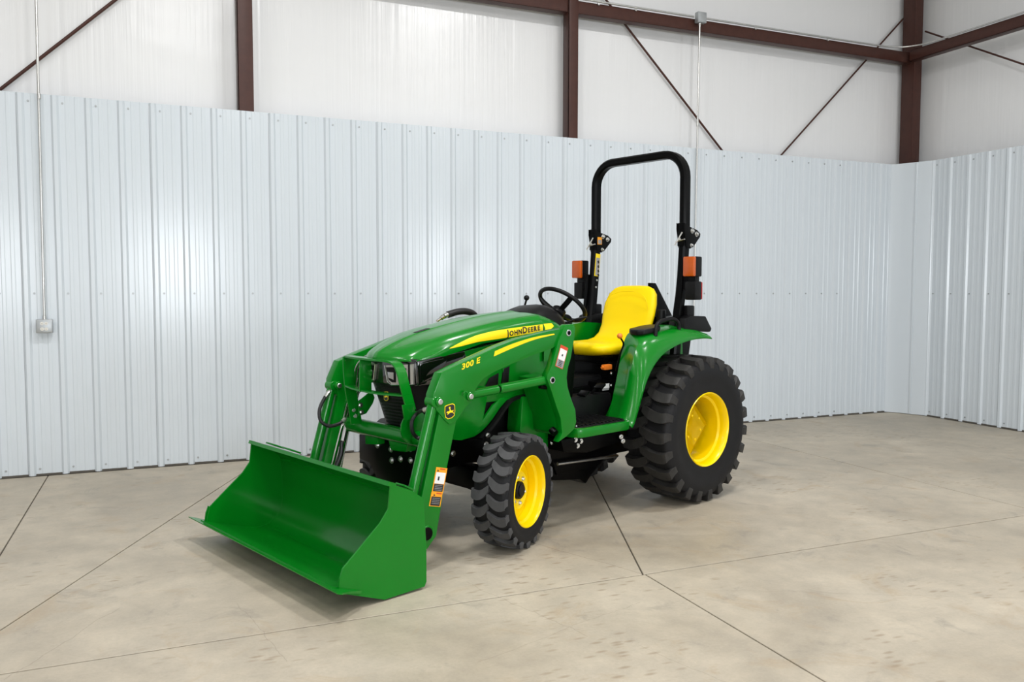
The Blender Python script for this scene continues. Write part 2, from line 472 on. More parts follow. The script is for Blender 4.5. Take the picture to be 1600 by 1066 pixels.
# boxed corner trim
bm = bmesh.new()
pl = [(7.89, WY + 0.014), (7.90, WY + 0.002), (7.925, WY - 0.02), (7.975, 7.11), (8.05, 6.905), (8.085, 6.83), (8.102, 6.80), (8.125, 6.80), (8.11, 6.92), (8.0, 7.22), (7.93, 7.25)]
add_prism(bm, pl, 0.004, WH + 0.006, 'z', bev=0.003, seg=1)
tr3 = structure(finish(bm, 'trim_3', LINER, smooth=True))
for tx, ty, aa in ((7.958, 7.165, 50), (8.020, 6.985, 70)):
    rb_ = bmesh.new(); add_box(rb_, (tx, ty, WH / 2 + .004), (0.022, 0.018, WH - .004), 0.004, Matrix.Rotation(R(-aa), 3, 'Z')); finish(rb_, 'rib', LINER, tr3)
# unseen shell : left wall, front wall, ceiling
CEIL = mat('roof_vinyl', (0.70, 0.70, 0.70), 0.5, noise=0.04, nscale=2, linear=True)
bm = bmesh.new(); add_box(bm, (X0 - 0.05, (Y0 + YI) / 2, ZC / 2), (0.1, YI - Y0, ZC)); structure(finish(bm, 'wall_left', CEIL, smooth=False))
bm = bmesh.new(); add_box(bm, ((X0 + XI) / 2, Y0 - 0.05, ZC / 2), (XI - X0, 0.1, ZC)); structure(finish(bm, 'wall_front', CEIL, smooth=False))
bm = bmesh.new(); add_box(bm, ((X0 + XI) / 2, (Y0 + YI) / 2, ZC + 0.05), (XI - X0 + .3, YI - Y0 + .3, 0.1)); structure(finish(bm, 'ceiling', CEIL, smooth=False))

# ------------------------------------------------------------------ steel frame
def hcol(name, xa, xb, ya, yb, z0, z1, label):
    bm = bmesh.new(); t = 0.010
    add_box(bm, ((xa + xb) / 2, ya + t / 2, (z0 + z1) / 2), (xb - xa, t, z1 - z0), 0.002)
    add_box(bm, ((xa + xb) / 2, yb - t / 2, (z0 + z1) / 2), (xb - xa, t, z1 - z0), 0.002)
    add_box(bm, (xa + 0.005, (ya + yb) / 2, (z0 + z1) / 2), (0.01, yb - ya, z1 - z0), 0.002)
    o = finish(bm, name, RED_ST); thing(o, label, 'column'); return o
hcol('steel_column', 0.627, 0.752, 7.245, 7.37, 0.02, ZC - .02, 'brown steel wall column left of the picture centre, rising above the white liner wall')
hcol('steel_column', 3.672, 3.778, 7.245, 7.36, 0.02, ZC - .02, 'brown steel wall column behind the tractor roll bar side, crossed by the long brown girt')
bm = bmesh.new()
cx0, cx1 = 8.19, 8.315
cxc = (cx0 + cx1) / 2
for yy in (7.215, 7.375): add_box(bm, (cxc, yy + .01, ZC / 2 ), (cx1 - cx0, 0.014, ZC - .04), 0.002)
add_box(bm, (cx0 + .006, 7.302, ZC / 2), (0.012, 0.17, ZC - .04), 0.002)
cc = finish(bm, 'corner_column', RED_ST)
thing(cc, 'dark brown steel column standing in the corner where the two walls meet', 'column')
# girts
bm = bmesh.new(); GZ0, GZ1 = 4.115, 4.235
def girt_x(bm, x0, x1, yf):
    add_box(bm, ((x0 + x1) / 2, yf + 0.003, (GZ0 + GZ1) / 2), (x1 - x0, 0.006, GZ1 - GZ0), 0.001)
    add_box(bm, ((x0 + x1) / 2, yf + 0.05, GZ1 - 0.003), (x1 - x0, 0.1, 0.006), 0.001)
    add_box(bm, ((x0 + x1) / 2, yf + 0.05, GZ0 + 0.003), (x1 - x0, 0.1, 0.006), 0.001)
g = bmesh.new(); girt_x(g, -8.9, 8.185, 7.262)
girt = thing(finish(g, 'wall_girt', RED_ST), 'long horizontal brown steel girt along the top of the back wall', 'beam')
g = bmesh.new()
yy0, yy1 = -8.9, 7.205; xf = 8.10
add_box(g, (xf + .003, (yy0 + yy1) / 2, (GZ0 + GZ1) / 2), (0.006, yy1 - yy0, GZ1 - GZ0), 0.001)
for z in (GZ1 - .003, GZ0 + .003): add_box(g, (xf + .05, (yy0 + yy1) / 2, z), (0.1, yy1 - yy0, 0.006), 0.001)
thing(finish(g, 'wall_girt', RED_ST), 'horizontal brown steel girt on the right wall, running from the corner column', 'beam')
# diagonal brace rods
def rod(a, b, label, r=0.011):
    bm = bmesh.new(); add_cyl(bm, a, b, r, 10)
    return thing(finish(bm, 'brace_rod', RED_ST), label, 'rod')
def ext(a, b, ta, tb):
    a = Vector(a); b = Vector(b); return a + (b - a) * ta, a + (b - a) * tb
YR = 7.415; k_ = YR / 7.221
def rd(xa, za, xb, zb, ta, tb): return ext((xa * k_, YR, 1.4283 + (za - 1.4283) * k_), (xb * k_, YR, 1.4283 + (zb - 1.4283) * k_), ta, tb)
rod(*rd(-1.061, 2.921, -.27, 3.679, -0.3, 4.0), 'diagonal brown brace rod at the far left, rising right past the grey conduit', 0.013)
rod(*rd(4.125, 4.215, 5.472, 2.913, -1.6, 1.1), 'diagonal brown brace rod falling right behind the junction box conduit', 0.011)
rod(*rd(6.262, 2.918, 8.037, 4.627, -0.1, 0.99), 'diagonal brown brace rod rising right into the corner column', 0.010)
rod(*ext((8.30, 7.17, 4.47), (8.30, 5.79, 3.70), 0.0, 2.5), 'diagonal brown brace rod on the right wall, falling away from the corner column', 0.010)

# conduits and boxes
def straps(bm, pts, r):
    for p in pts:
        add_box(bm, p, (0.05, 0.004, 0.014), 0.001); add_tube(bm, [Vector(p) + Vector((0, -0.012, -.007)), Vector(p) + Vector((0, -0.012, .007))], r + 0.003, 12)
root = empty('electrical_outlet', (-0.818, WY, 1.16))
thing(root, 'grey double outlet box on the left of the white wall with its conduit', 'outlet')
bm = bmesh.new(); add_box(bm, (0, -0.028, 0), (0.112, 0.05, 0.104), 0.006); finish(bm, 'box', BOXG, root)
bm = bmesh.new()
pl = [(-.050, -.036), (-.040, -.048), (.040, -.048), (.050, -.036), (.050, .036), (.040, .048), (-.040, .048), (-.050, .036)]
add_prism(bm, pl, -0.059, -0.053, 'y', bev=0.0015); cover = finish(bm, 'cover_plate', BOXG, root)
for sz in (0.021, -0.021):
    for sx in (-0.014, 0.014):
        bm = bmesh.new(); c = Vector((sx, -0.058, sz)); add_tube(bm, [c, c - Vector((0, .004, 0))], 0.0125, 16)
        rc = finish(bm, 'receptacle', RECP, root)
        bm = bmesh.new(); add_box(bm, (sx - .004, -.0625, sz + .001), (.0016, .002, .007)); add_box(bm, (sx + .004, -.0625, sz + .001), (.0016, .002, .006)); add_box(bm, (sx, -.0625, sz - .007), (.003, .002, .003))
        finish(bm, 'slots', DEC_K, rc, smooth=False)
bm = bmesh.new(); add_cyl(bm, (0, -0.024, 0.05), (0.03, -0.024, ZC - 1.2), 0.0095, 12); finish(bm, 'conduit', ZINC, root)
bm = bmesh.new(); add_cyl(bm, (0, -0.024, 0.05), (0, -0.024, 0.082), 0.0135, 12, 0.002); finish(bm, 'coupling', ZINC, root)
bm = bmesh.new(); add_cyl(bm, (0.012, -0.024, 1.71), (0.012, -0.024, 1.75), 0.013, 12, 0.002); finish(bm, 'coupling', ZINC, root)

root = empty('junction_box', (5.165, 7.225, 4.232))
thing(root, 'grey square junction box on the brown girt, with a conduit running down', 'electrical box')
bm = bmesh.new(); add_box(bm, (0, -0.025, 0), (0.105, 0.06, 0.105), 0.004); finish(bm, 'box', BOXG, root)
bm = bmesh.new(); add_box(bm, (0, -0.057, 0), (0.095, 0.004, 0.095), 0.0015)
for a in (-.038, .038):
    for b in (-.038, .038): add_tube(bm, [(a, -.058, b), (a, -.062, b)], 0.004, 8)
finish(bm, 'cover_plate', BOXG, root)
bm = bmesh.new(); add_cyl(bm, (-0.012, -0.026, -0.05), (-0.035, -0.026, -3.07), 0.0095, 12); finish(bm, 'conduit', ZINC, root)
bm = bmesh.new(); add_cyl(bm, (-0.0125, -0.026, -0.052), (-0.0125, -0.026, -0.075), 0.0135, 12, 0.002); finish(bm, 'coupling', ZINC, root)
bm = bmesh.new(); add_cyl(bm, (-0.020, -0.026, -1.05), (-0.020, -0.026, -1.10), 0.0135, 12, 0.002); finish(bm, 'coupling', ZINC, root)
bm = bmesh.new(); add_box(bm, (-0.035, -0.03, -3.13), (0.075, 0.05, 0.115), 0.004); finish(bm, 'lower_box', BOXG, root)
bm = bmesh.new()
pts = [(-8.8, 7.235, GZ1 + .013), (5.105, 7.235, GZ1 + .013)]
add_tube(bm, pts, 0.0095, 12)
pts = catmull([(5.225, 7.235, GZ1 + .013), (7.4, 7.235, GZ1 + .013), (7.85, 7.20, GZ1 + .013), (8.02, 7.08, GZ1 + .013), (8.083, 6.85, GZ1 + .013), (8.083, 6.3, GZ1 + .013), (8.083, 3.0, GZ1 + .013)], 6)
add_tube(bm, pts, 0.0095, 12)
o = finish(bm, 'girt_conduit', ZINC)
thing(o, 'thin grey conduit lying along the top of the brown girts, bending round the corner', 'conduit')
for x in (4.0, 4.42, 5.9, 6.9):
    bm = bmesh.new(); add_box(bm, (x, 7.246, GZ1 + .004), (.018, .018, .045), .002); finish(bm, 'strap', ZINC, o)

# ------------------------------------------------------------------ tractor (local frame: x forward, y to its left, z up)
TR = empty('tractor', (3.156, 5.224, 0), R(199.57))
thing(TR, 'green and yellow compact tractor with a front loader bucket and a black roll bar', 'tractor')
def part(bm, name, m, parent=TR, **k): return finish(bm, name, m, parent, **k)
def sub(bm, name, m, parent, label=None, **k):
    o = finish(bm, name, m, parent, **k)
    if label: o['label'] = label
    return o

# ---- wheels
def make_wheel(prefix, center, steer, Rr, hw, rim_r, off, nlug, lug_h, side, rear, skew=0.28):
    n = Vector((-math.sin(steer), math.cos(steer), 0)) * side
    base = Matrix.Translation(center) @ Matrix.Rotation(steer + (0 if side > 0 else math.pi), 4, 'Z')
    Rb = Rr - lug_h
    # carcass
    bm = bmesh.new()
    sh = Rr - lug_h
    prof = [(off - .004, rim_r - .004), (off + 0.006, rim_r + .012), (hw * 0.97, rim_r + (sh - rim_r) * .35), (hw * 1.0, rim_r + (sh - rim_r) * .6), (hw * .97, rim_r + (sh - rim_r) * .82),
            (hw * .88, sh - .012), (hw * .70, sh - .002), (hw * .35, sh + .002), (0, sh + .004)]
    sm_ = [(p.x, p.y) for p in catmull([(a, b, 0) for a, b in prof], 3)]
    full = sm_ + [(-a, b) for a, b in sm_[::-1][1:]]
    add_lathe(bm, full, 72)
    tire = finish(bm, prefix + '_tire', RUB, TR, matrix=base)
    # lugs
    def lug(sgn):
        bm = bmesh.new(); N = 11; rings = []
        pitch = 2 * math.pi / nlug
        for i in range(N):
            u = i / (N - 1)
            # u=0 down on the shoulder, then over to beyond the centre line
            if u < 0.25:
                t = u / 0.25
                yy = hw * (1.0 - 0.06 * t); rr = Rr - (0.30 * (Rr - rim_r)) * (1 - t) ** 1.3
                if t > .8: rr = Rr - .006
            else:
                t = (u - 0.25) / 0.75
                yy = hw * (0.94 - (1.06 if rear else .98) * t); rr = Rr - 0.010 * max(0, (1 - t) - .6) + 0.003 * t
            tt_ = max(0, u - .12) / .88
            ph = pitch * (skew * tt_ * tt_ - (0.14 if rear else 0.26) * math.sin(tt_ * math.pi)) 
            wd = pitch * ((0.30 if rear else .32) + 0.09 * min(1, u / .3)) * (1.0 if u < .85 else 1 - .30 * (u - .85) / .15)
            base_r = rr - lug_h * 1.15 if u >= 0.25 else rr - lug_h * 0.9
            ins = 0.0 if u >= 0.25 else 0.0
            row = []
            for a, r_, k2 in ((-1.16, base_r, 1), (-1.0, rr, 0), (1.0, rr, 0), (1.16, base_r, 1)):
                ang = ph + a * wd * .5 if False else ph + a * wd / 2 * 1.25
                y2 = yy if not (u < .25 and k2) else yy - lug_h * .45
                row.append(bm.verts.new((r_ * math.cos(ang), sgn * y2, r_ * math.sin(ang))))
            rings.append(row)
        for i in range(N - 1):
            for k2 in range(3): bm.faces.new((rings[i][k2], rings[i][k2 + 1], rings[i + 1][k2 + 1], rings[i + 1][k2]))
        bm.faces.new(rings[0]); bm.faces.new(rings[-1][::-1])
        return bm
    for sgn in (1, -1):
        proto = finish(lug(sgn), 'tread_lug', LUGR if rear else LUG, tire, angle=35)
        for i in range(nlug):
            o = proto if i == 0 else proto.copy()
            if i: COL.objects.link(o)
            o.rotation_euler = (0, -(2 * math.pi * i / nlug + (0.5 if sgn < 0 else 0) * 2 * math.pi / nlug), 0)
    # rim
    bm = bmesh.new()
    if rear:
        disc_y = 0.045
        prof = [(off + .004, rim_r + .006), (off + .010, rim_r + .002), (off + .004, rim_r - .006), (off - .010, rim_r - .010), (off - .020, rim_r - .016), (off - .05, rim_r - .019),
                (off - .06, rim_r - .034), (off - .16, rim_r - .040), (off - .21, rim_r - .038), (-off, rim_r - .012), (-off - .004, rim_r + .006)]
    else:
        disc_y = 0.014
        prof = [(off + .004, rim_r + .005), (off + .008, rim_r + .001), (off + .002, rim_r - .005), (off - .012, rim_r - .009), (off - .035, rim_r - .013),
                (off - .045, rim_r - .026), (off - .12, rim_r - .030), (-off, rim_r - .010), (-off - .004, rim_r + .005)]
    add_lathe(bm, prof, 72)
    rim = finish(bm, prefix + '_rim', YEL, TR, matrix=base, angle=40)
    ri = rim_r - (.040 if rear else .030)
    bm = bmesh.new()
    if rear:
        # dished disc with four straight-sided lobes and open gaps to the barrel
        K = 64; rings = []
        def rad(a):
            a = (a + R(45)) % (math.pi / 2) - math.pi / 4
            return min(ri * .998, ri * 0.80 / max(0.2, math.cos(a) * 1.0)) if False else min(ri * .97, ri * 0.70 / math.cos(math.pi / 4 - abs(a)))
        for fr, dy in ((0.0, 0.0), (0.36, 0.0), (0.40, .004), (0.62, .014), (0.9, -.012), (1.0, -.020)):
            rings.append([bm.verts.new((rad(2 * math.pi * i / K) * fr * math.cos(2 * math.pi * i / K), disc_y + dy, rad(2 * math.pi * i / K) * fr * math.sin(2 * math.pi * i / K))) for i in range(K)]) if fr > 0 else rings.append([bm.verts.new((0, disc_y, 0))] * K)
        for i in range(1, len(rings)):
            for q in range(K):
                a, b = rings[i - 1], rings[i]
                if i == 1: bm.faces.new((a[0], b[q], b[(q + 1) % K]))
                else: bm.faces.new((a[q], b[q], b[(q + 1) % K], a[(q + 1) % K]))
        bmesh.ops.solidify(bm, geom=bm.faces[:], thickness=0.006)
    else:
        add_lathe(bm, [(disc_y + .012, .052), (disc_y + .012, .09), (disc_y + .018, .105), (disc_y + .004, .125), (disc_y - .004, ri), (disc_y - .010, ri), (disc_y - .004, .12), (disc_y + .005, .09), (disc_y + .005, .052)], 48, close=True)
    sub(bm, 'wheel_disc', YEL, rim, angle=40)
    # hub, nuts, valve
    bm = bmesh.new()
    if rear:
        add_cyl(bm, (0, disc_y - .08, 0), (0, disc_y - .004, 0), .055, 24, .006)
    else:
        add_cyl(bm, (0, disc_y - .05, 0), (0, disc_y + .032, 0), .050, 28, .006)
        add_cyl(bm, (0, disc_y + .03, 0), (0, disc_y + .040, 0), .036, 24, .004)
    sub(bm, 'hub', YEL if rear else MATB, rim)
    nr = 0.085 if rear else 0.078
    for i in range(6):
        a = 2 * math.pi * i / 6 + .3
        bm = bmesh.new(); c = Vector((nr * math.cos(a), disc_y + (.002 if rear else .012), nr * math.sin(a)))
        add_bolt(bm, c, (0, 1, 0), .0095, .012); sub(bm, 'lug_nut', YEL if rear else ZINC, rim)
    bm = bmesh.new(); a = R(58)
    va = Vector(((ri - .004) * math.cos(a), off - (.07 if rear else .05), (ri - .004) * math.sin(a)))
    add_cyl(bm, va, va + Vector((-.018 * math.cos(a), .012, -.018 * math.sin(a))), .0042, 8); add_cyl(bm, va, va + Vector((-.006 * math.cos(a), .004, -.006 * math.sin(a))), .009, 8)
    sub(bm, 'valve_stem', MATB, rim, 'black rubber valve stem')
    if rear:
        bm = bmesh.new(); a = R(180 - 158)
        for (da, db, mm) in ((0, 1, DEC_W),):
            add_box(bm, ((rim_r - .020) * math.cos(a), off - .036, (rim_r - .020) * math.sin(a)), (.002, .026, .036), 0, Matrix.Rotation(-a, 3, 'Y'))
        sub(bm, 'rim_sticker', DEC_W, rim, 'small white paper sticker', smooth=False)
    return tire, rim
make_wheel('rear', (0, 0.520, 0.497), 0, 0.497, 0.180, 0.247, 0.165, 23, 0.030, 1, True)
make_wheel('rear', (0, -0.520, 0.497), 0, 0.497, 0.180, 0.247, 0.165, 23, 0.030, -1, True)
ST = 0.359
make_wheel('front', (1.617, 0.508, 0.318), ST, 0.318, 0.106, 0.196, 0.096, 21, 0.018, 1, False)
make_wheel('front', (1.617, -0.54, 0.318), 0.2, 0.318, 0.106, 0.196, 0.096, 21, 0.018, -1, False)

# ---- hood
XS = [2.195, 2.17, 2.12, 2.05, 1.97, 1.88, 1.78, 1.66, 1.52, 1.38, 1.26, 1.172]
ZT = [1.076, 1.100, 1.126, 1.153, 1.178, 1.201, 1.222, 1.245, 1.269, 1.288, 1.300, 1.306]
ZB = [1.045, 1.046, 1.049, 1.056, 1.066, 1.080, 1.100, 1.130, 1.144, 1.157, 1.170, 1.181]
HW = [0.235, .242, .250, .258, .265, .270, .275, .279, .283, .286, .288, .289]
def interp(xs, ys, x):
    pr = sorted(zip(xs, ys)); 
    if x <= pr[0][0]: return pr[0][1]
    for (a, b), (c, d) in zip(pr, pr[1:]):
        if x <= c: return b + (d - b) * (x - a) / (c - a)
    return pr[-1][1]
def hood_sec(i, XSl=XS, ZTl=ZT, ZBl=ZB, HWl=HW):
    zt, zb, h = ZTl[i], ZBl[i], HWl[i]; H = zt - zb
    kx = 0.115 * max(0, (XSl[i] - 1.86) / 0.335) ** 1.2
    pts = []
    sh = min(0.055, H * .62)
    half = [(0, 0), (.018, .0), (.026, .0035), (.12 * h / .28, .006 + .02 * H), (.19 * h / .28, .010 + .05 * H), (.235 * h / .28, .35 * sh + .006), (.26 * h / .28, .75 * sh + .006), (.272 * h / .28, sh + .012), (h, .62 * H + .01 if H > .08 else H * .7), (h, H)]
    for y, d in half: pts.append((XSl[i] - kx * (y / .25) ** 2, y, zt - min(d, H)))
    return [(x, -y, z) for x, y, z in pts[::-1][:-1]] + pts
bm = bmesh.new(); rows = []
for i in range(len(XS)): rows.append([bm.verts.new(p) for p in hood_sec(i)])
for a, b in zip(rows, rows[1:]):
    for k in range(len(a) - 1): bm.faces.new((a[k], a[k + 1], b[k + 1], b[k]))
# under lip at the nose
lip = [bm.verts.new((v.co.x - .03, v.co.y * .96, v.co.z * 0 + 1.047)) for v in rows[0]]
fr = [bm.verts.new((v.co.x + .003, v.co.y * 1.0, min(v.co.z, 1.050) - .002)) for v in rows[0]]
for k in range(len(fr) - 1):
    bm.faces.new((rows[0][k], fr[k], fr[k + 1], rows[0][k + 1])); bm.faces.new((fr[k], lip[k], lip[k + 1], fr[k + 1]))
bmesh.ops.remove_doubles(bm, verts=bm.verts, dist=0.0004)
bmesh.ops.subdivide_edges(bm, edges=[e for e in bm.edges], cuts=1, smooth=0.6, use_grid_fill=True)
hood_bvh = BVHTree.FromBMesh(bm)
hood = part(bm, 'hood', GREENH, angle=40)
# rear cowl (fixed) behind the hood seam
bm = bmesh.new(); rows = []
CX = [1.164, 1.12, 1.06, 1.00, 0.955, .93]; CT = [1.305, 1.299, 1.283, 1.260, 1.235, 1.21]; CB = [1.00] * 6; CW = [.288, .288, .287, .284, .280, .276]
for i in range(6):
    zt, zb, h = CT[i], CB[i], CW[i]
    half = [(0, 0), (.12, .006), (.19, .014), (.235, .030), (.262, .055), (h, .10), (h, zt - zb)]
    pts = [(CX[i], y, zt - d) for y, d in half]
    rows.append([bm.verts.new(p) for p in [(x, -y, z) for x, y, z in pts[::-1][:-1]] + pts])
for a, b in zip(rows, rows[1:]):
    for k in range(len(a) - 1): bm.faces.new((a[k], a[k + 1], b[k + 1], b[k]))
bm.faces.new(rows[-1])
cowl_bvh = BVHTree.FromBMesh(bm)
cowl = part(bm, 'cowl', GREENH, angle=40)

def drape(pts2, bvh, parent, name, m, off=0.0015, nu=24, dy=1):
    """strip given by top and bottom polylines of (x,z) draped on the hood side"""
    top_, bot_ = pts2; bm = bmesh.new(); rows = []
    def samp(pl, t):
        t = t * (len(pl) - 1); i = min(int(t), len(pl) - 2); f = t - i
        return (pl[i][0] + (pl[i + 1][0] - pl[i][0]) * f, pl[i][1] + (pl[i + 1][1] - pl[i][1]) * f)
    for i in range(nu + 1):
        a = samp(top_, i / nu); b = samp(bot_, i / nu); row = []
        for k in range(6):
            x = a[0] + (b[0] - a[0]) * k / 5; z = a[1] + (b[1] - a[1]) * k / 5
            hit = bvh.ray_cast(Vector((x, dy * 1.0, z)), Vector((0, -dy, 0)))
            yv = hit[0].y if hit[0] is not None and hit[0].y * dy > 0.1 else dy * interp(XS, HW, x)
            row.append(bm.verts.new((x, yv + dy * off, z)))
        rows.append(row)
    for a, b in zip(rows, rows[1:]):
        for k in range(5): bm.faces.new((a[k], a[k + 1], b[k + 1], b[k]))
    return sub(bm, name, m, parent)
for s in (1, -1):
    st = drape(([(1.885, 1.114), (1.814, 1.141), (1.75, 1.162), (1.688, 1.179), (1.58, 1.197), (1.45, 1.210), (1.30, 1.221), (1.176, 1.228)],
            [(1.885, 1.111), (1.814, 1.120), (1.75, 1.131), (1.688, 1.141), (1.58, 1.149), (1.45, 1.159), (1.30, 1.174), (1.176, 1.189)]), hood_bvh, hood, 'stripe', DEC_Y, dy=s)
    st['label'] = 'yellow stripe with the maker lettering' if s > 0 else 'yellow stripe on the far side'
    st2 = drape(([(1.156, 1.230), (1.10, 1.232), (1.072, 1.231), (1.064, 1.216)], [(1.156, 1.190), (1.125, 1.194), (1.10, 1.198), (1.064, 1.213)]), cowl_bvh, cowl, 'stripe', DEC_Y, nu=8, dy=s)

def text_mesh(txt, size, bold=0.0, spacing=1.0, shear=0.0):
    cu = bpy.data.curves.new('t', 'FONT'); cu.body = txt; cu.size = size; cu.offset = bold; cu.space_character = spacing; cu.shear = shear
    cu.extrude = 0.0; cu.resolution_u = 3
    o = bpy.data.objects.new('t', cu); COL.objects.link(o)
    dg = bpy.context.evaluated_depsgraph_get(); dg.update()
    me = bpy.data.meshes.new_from_object(o.evaluated_get(dg))
    bm = bmesh.new(); bm.from_mesh(me)
    bpy.data.objects.remove(o); bpy.data.curves.remove(cu); bpy.data.meshes.remove(me)
    return bm
def place_text(bm, o, ux, vx, yfun, axis='y'):
    """text plane spanned by ux (reading direction) and vx, both (x,z); yfun gives y"""
    for v in bm.verts:
        a, b = v.co.x, v.co.y
        x = o[0] + ux[0] * a + vx[0] * b; z = o[1] + ux[1] * a + vx[1] * b
        v.co = Vector((x, yfun(x, z), z))
    return bm
def hood_y(dy, off=.003):
    def f(x, z):
        hit = hood_bvh.ray_cast(Vector((x, dy, z)), Vector((0, -dy, 0)))
        return (hit[0].y if hit[0] is not None else dy * .286) + dy * off
    return f
bm = bmesh.new()
pen = 0.0
cw = {}
# small capitals: J and D larger
def caps(words, big, small, bold):
    bm = bmesh.new(); x = 0
    for wd in words:
        for i, ch in enumerate(wd):
            t = text_mesh(ch, big if i == 0 else small, bold)
            xs = [v.co.x for v in t.verts]; wdt = max(xs) - min(xs)
            bmesh.ops.translate(t, vec=(x - min(xs), 0 if ch != 'J' else 0.001, 0), verts=t.verts); merge(bm, t)
            x += wdt + small * .16
        x += small * .02
    return bm, x
tb, tl = caps(['JOHN', 'DEERE'], 0.051, 0.040, 0.0015)
sc = 0.278 / tl
bmesh.ops.scale(tb, vec=(sc, 1, 1), verts=tb.verts)
d = Vector((-0.284, 0.0320)).normalized()
bmesh.ops.triangulate(tb, faces=tb.faces)
for _k in range(3): bmesh.ops.subdivide_edges(tb, edges=[e for e in tb.edges if e.calc_length() > .008], cuts=1)
place_text(tb, (1.472, 1.1645), (d.x, d.y), (0.0, 1.0), hood_y(1)); sub(tb, 'lettering', DEC_K, hood, 'black maker lettering on the yellow stripe', smooth=False)

# centre ridge air scoop on the hood
bm = bmesh.new(); rows = []
for i in range(7):
    x = 1.925 - .095 * i / 6; row = []
    for k in range(5):
        y = -.030 + .050 * k / 4; h = hood_bvh.ray_cast(Vector((x, y, 2)), Vector((0, 0, -1))); row.append(bm.verts.new((x, y, h[0].z + .002)))
    rows.append(row)
for a, b in zip(rows, rows[1:]):
    for k in range(4): bm.faces.new((a[k], a[k + 1], b[k + 1], b[k]))
sub(bm, 'hood_badge', MATB, hood)

# ---- headlight housing + grille
def front_x(y): return 2.175 - 0.95 * y * y
bm = bmesh.new()
def plan(xb, hw, xoff, n=14):
    pts = []
    for i in range(n + 1):
        y = -hw + 2 * hw * i / n; pts.append((front_x(y) + xoff, y))
    pts += [(xb, hw), (xb, -hw)]
    return pts
add_prism(bm, [(x, y) for x, y in plan(1.95, 0.238, -.02)], 0.915, 1.062, 'z', bev=.006)
lampbody = part(bm, 'headlight_housing', GLB)
for s in (1, -1):
    bm = bmesh.new(); add_prism(bm, [(2.10, 1.052), (1.82, 1.088), (1.775, 1.092), (1.762, 1.06), (1.79, 1.02), (1.87, .97), (1.93, .935), (2.095, .918)], s * .236, s * .266, 'y', bev=.005)
    sub(bm, 'side_trim', GLB, lampbody)
    bm = bmesh.new(); add_prism(bm, [(2.085, 1.040), (1.93, 1.058), (1.90, 1.050), (1.93, 1.0), (2.0, .955), (2.085, .930)], s * .262, s * .2685, 'y', bev=.003)
    sub(bm, 'side_window', GLB, lampbody)
bm = bmesh.new()
def gfx(y, z):
    k = min(1, max(0, (0.925 - z) / .36)); return front_x(y) - .045 - .10 * k
ga = [(x, y, .925) for x, y in plan(1.80, 0.198, -.045)]; gb = [(x, y * .76, .570) for x, y in plan(1.80, 0.198, -.145)]
bm = loft([gb, ga]) if False else bm
VA = [bm.verts.new(p) for p in ga]; VB = [bm.verts.new(p) for p in gb]
bm.faces.new(VA); bm.faces.new(VB[::-1])
for k in range(len(VA)): bm.faces.new((VA[k], VB[k], VB[(k + 1) % len(VA)], VA[(k + 1) % len(VA)]))
bbevel(bm, .006)
grille = part(bm, 'grille', MATB)
for i in range(16):
    z = 0.60 + i * .0195
    bm = bmesh.new()
    pl = [(gfx(y, z) + .003, y) for y in [(-.155 + .31 * k / 10) * (1 - .28 * min(1, (.925 - z) / .36)) for k in range(11)]]
    add_sweep_rect(bm, [(x - .004, y * .93, z) for x, y in pl], .003, .003, (0, 0, 1)); sub(bm, 'louvre', MATB, grille)
# headlights
def lens(poly, name, m, off, th, parent):
    bm = bmesh.new()
    t = bmesh.new(); vs = [t.verts.new((0, y, z)) for y, z in poly]; t.faces.new(vs)
    bmesh.ops.triangulate(t, faces=t.faces)
    bmesh.ops.subdivide_edges(t, edges=t.edges[:], cuts=2, use_grid_fill=True)
    g2 = bmesh.ops.extrude_face_region(t, geom=t.faces[:]); ev = [v for v in g2['geom'] if isinstance(v, bmesh.types.BMVert)]
    es = set(ev)
    for v in t.verts:
        v.co.x = front_x(v.co.y) + off - (0 if v in es else th)
    merge(bm, t)
    return finish(bm, name, m, parent, angle=30)
GLASS = mat('lamp_glass', (0.9, 0.9, 0.9), 0.03, trans=0.0, noise=0.0, linear=True, coat=1.0)
for s in (1, -1):
    q = lambda L_: [(s * y, z) for y, z in L_]
    hl = lens(q([(.046, 1.020), (.070, .930), (.100, .915), (.236, .925), (.236, 1.035)]), 'headlight', CHRB, -.012, .02, TR)
    f = lens(q([(.058, 1.010), (.080, .942), (.104, .930), (.128, .930), (.128, 1.014)]), 'reflector', MATB, -.008, .01, hl)
    lens(q([(.075, .985), (.082, .955), (.12, .945), (.12, .985)]), 'inner_reflector', CHR, -.004, .01, hl)
    lens(q([(.150, 1.008), (.152, .948), (.192, .944), (.196, 1.012)]), 'high_beam_cup', MATB, -.007, .01, hl)
    lens(q([(.157, 1.000), (.158, .955), (.186, .952), (.188, 1.003)]), 'high_beam', CHRB, -.003, .01, hl)
    bm = bmesh.new(); c = Vector((front_x(.172) - .003, s * .172, .978)); add_tube(bm, [c, c + Vector((.004, 0, 0))], .009, 14); sub(bm, 'bulb', MATB, hl)
    lens(q([(.212, 1.035), (.214, .925), (.220, .925), (.218, 1.035)]), 'divider', MATB, -.006, .01, hl)
    bm = bmesh.new()
    for (a, b) in (((.046, 1.02), (.070, .93)), ((.070, .93), (.100, .915)), ((.100, .915), (.236, .925))):
        pts = [(front_x(a[0] + (b[0] - a[0]) * t) - .008, s * (a[0] + (b[0] - a[0]) * t), a[1] + (b[1] - a[1]) * t) for t in (0, .33, .66, 1)]
        add_tube(bm, pts, .0035, 8)
    sub(bm, 'bezel', CHR, hl, 'chrome headlight edge')

def rounded(poly, n=4):
    return poly
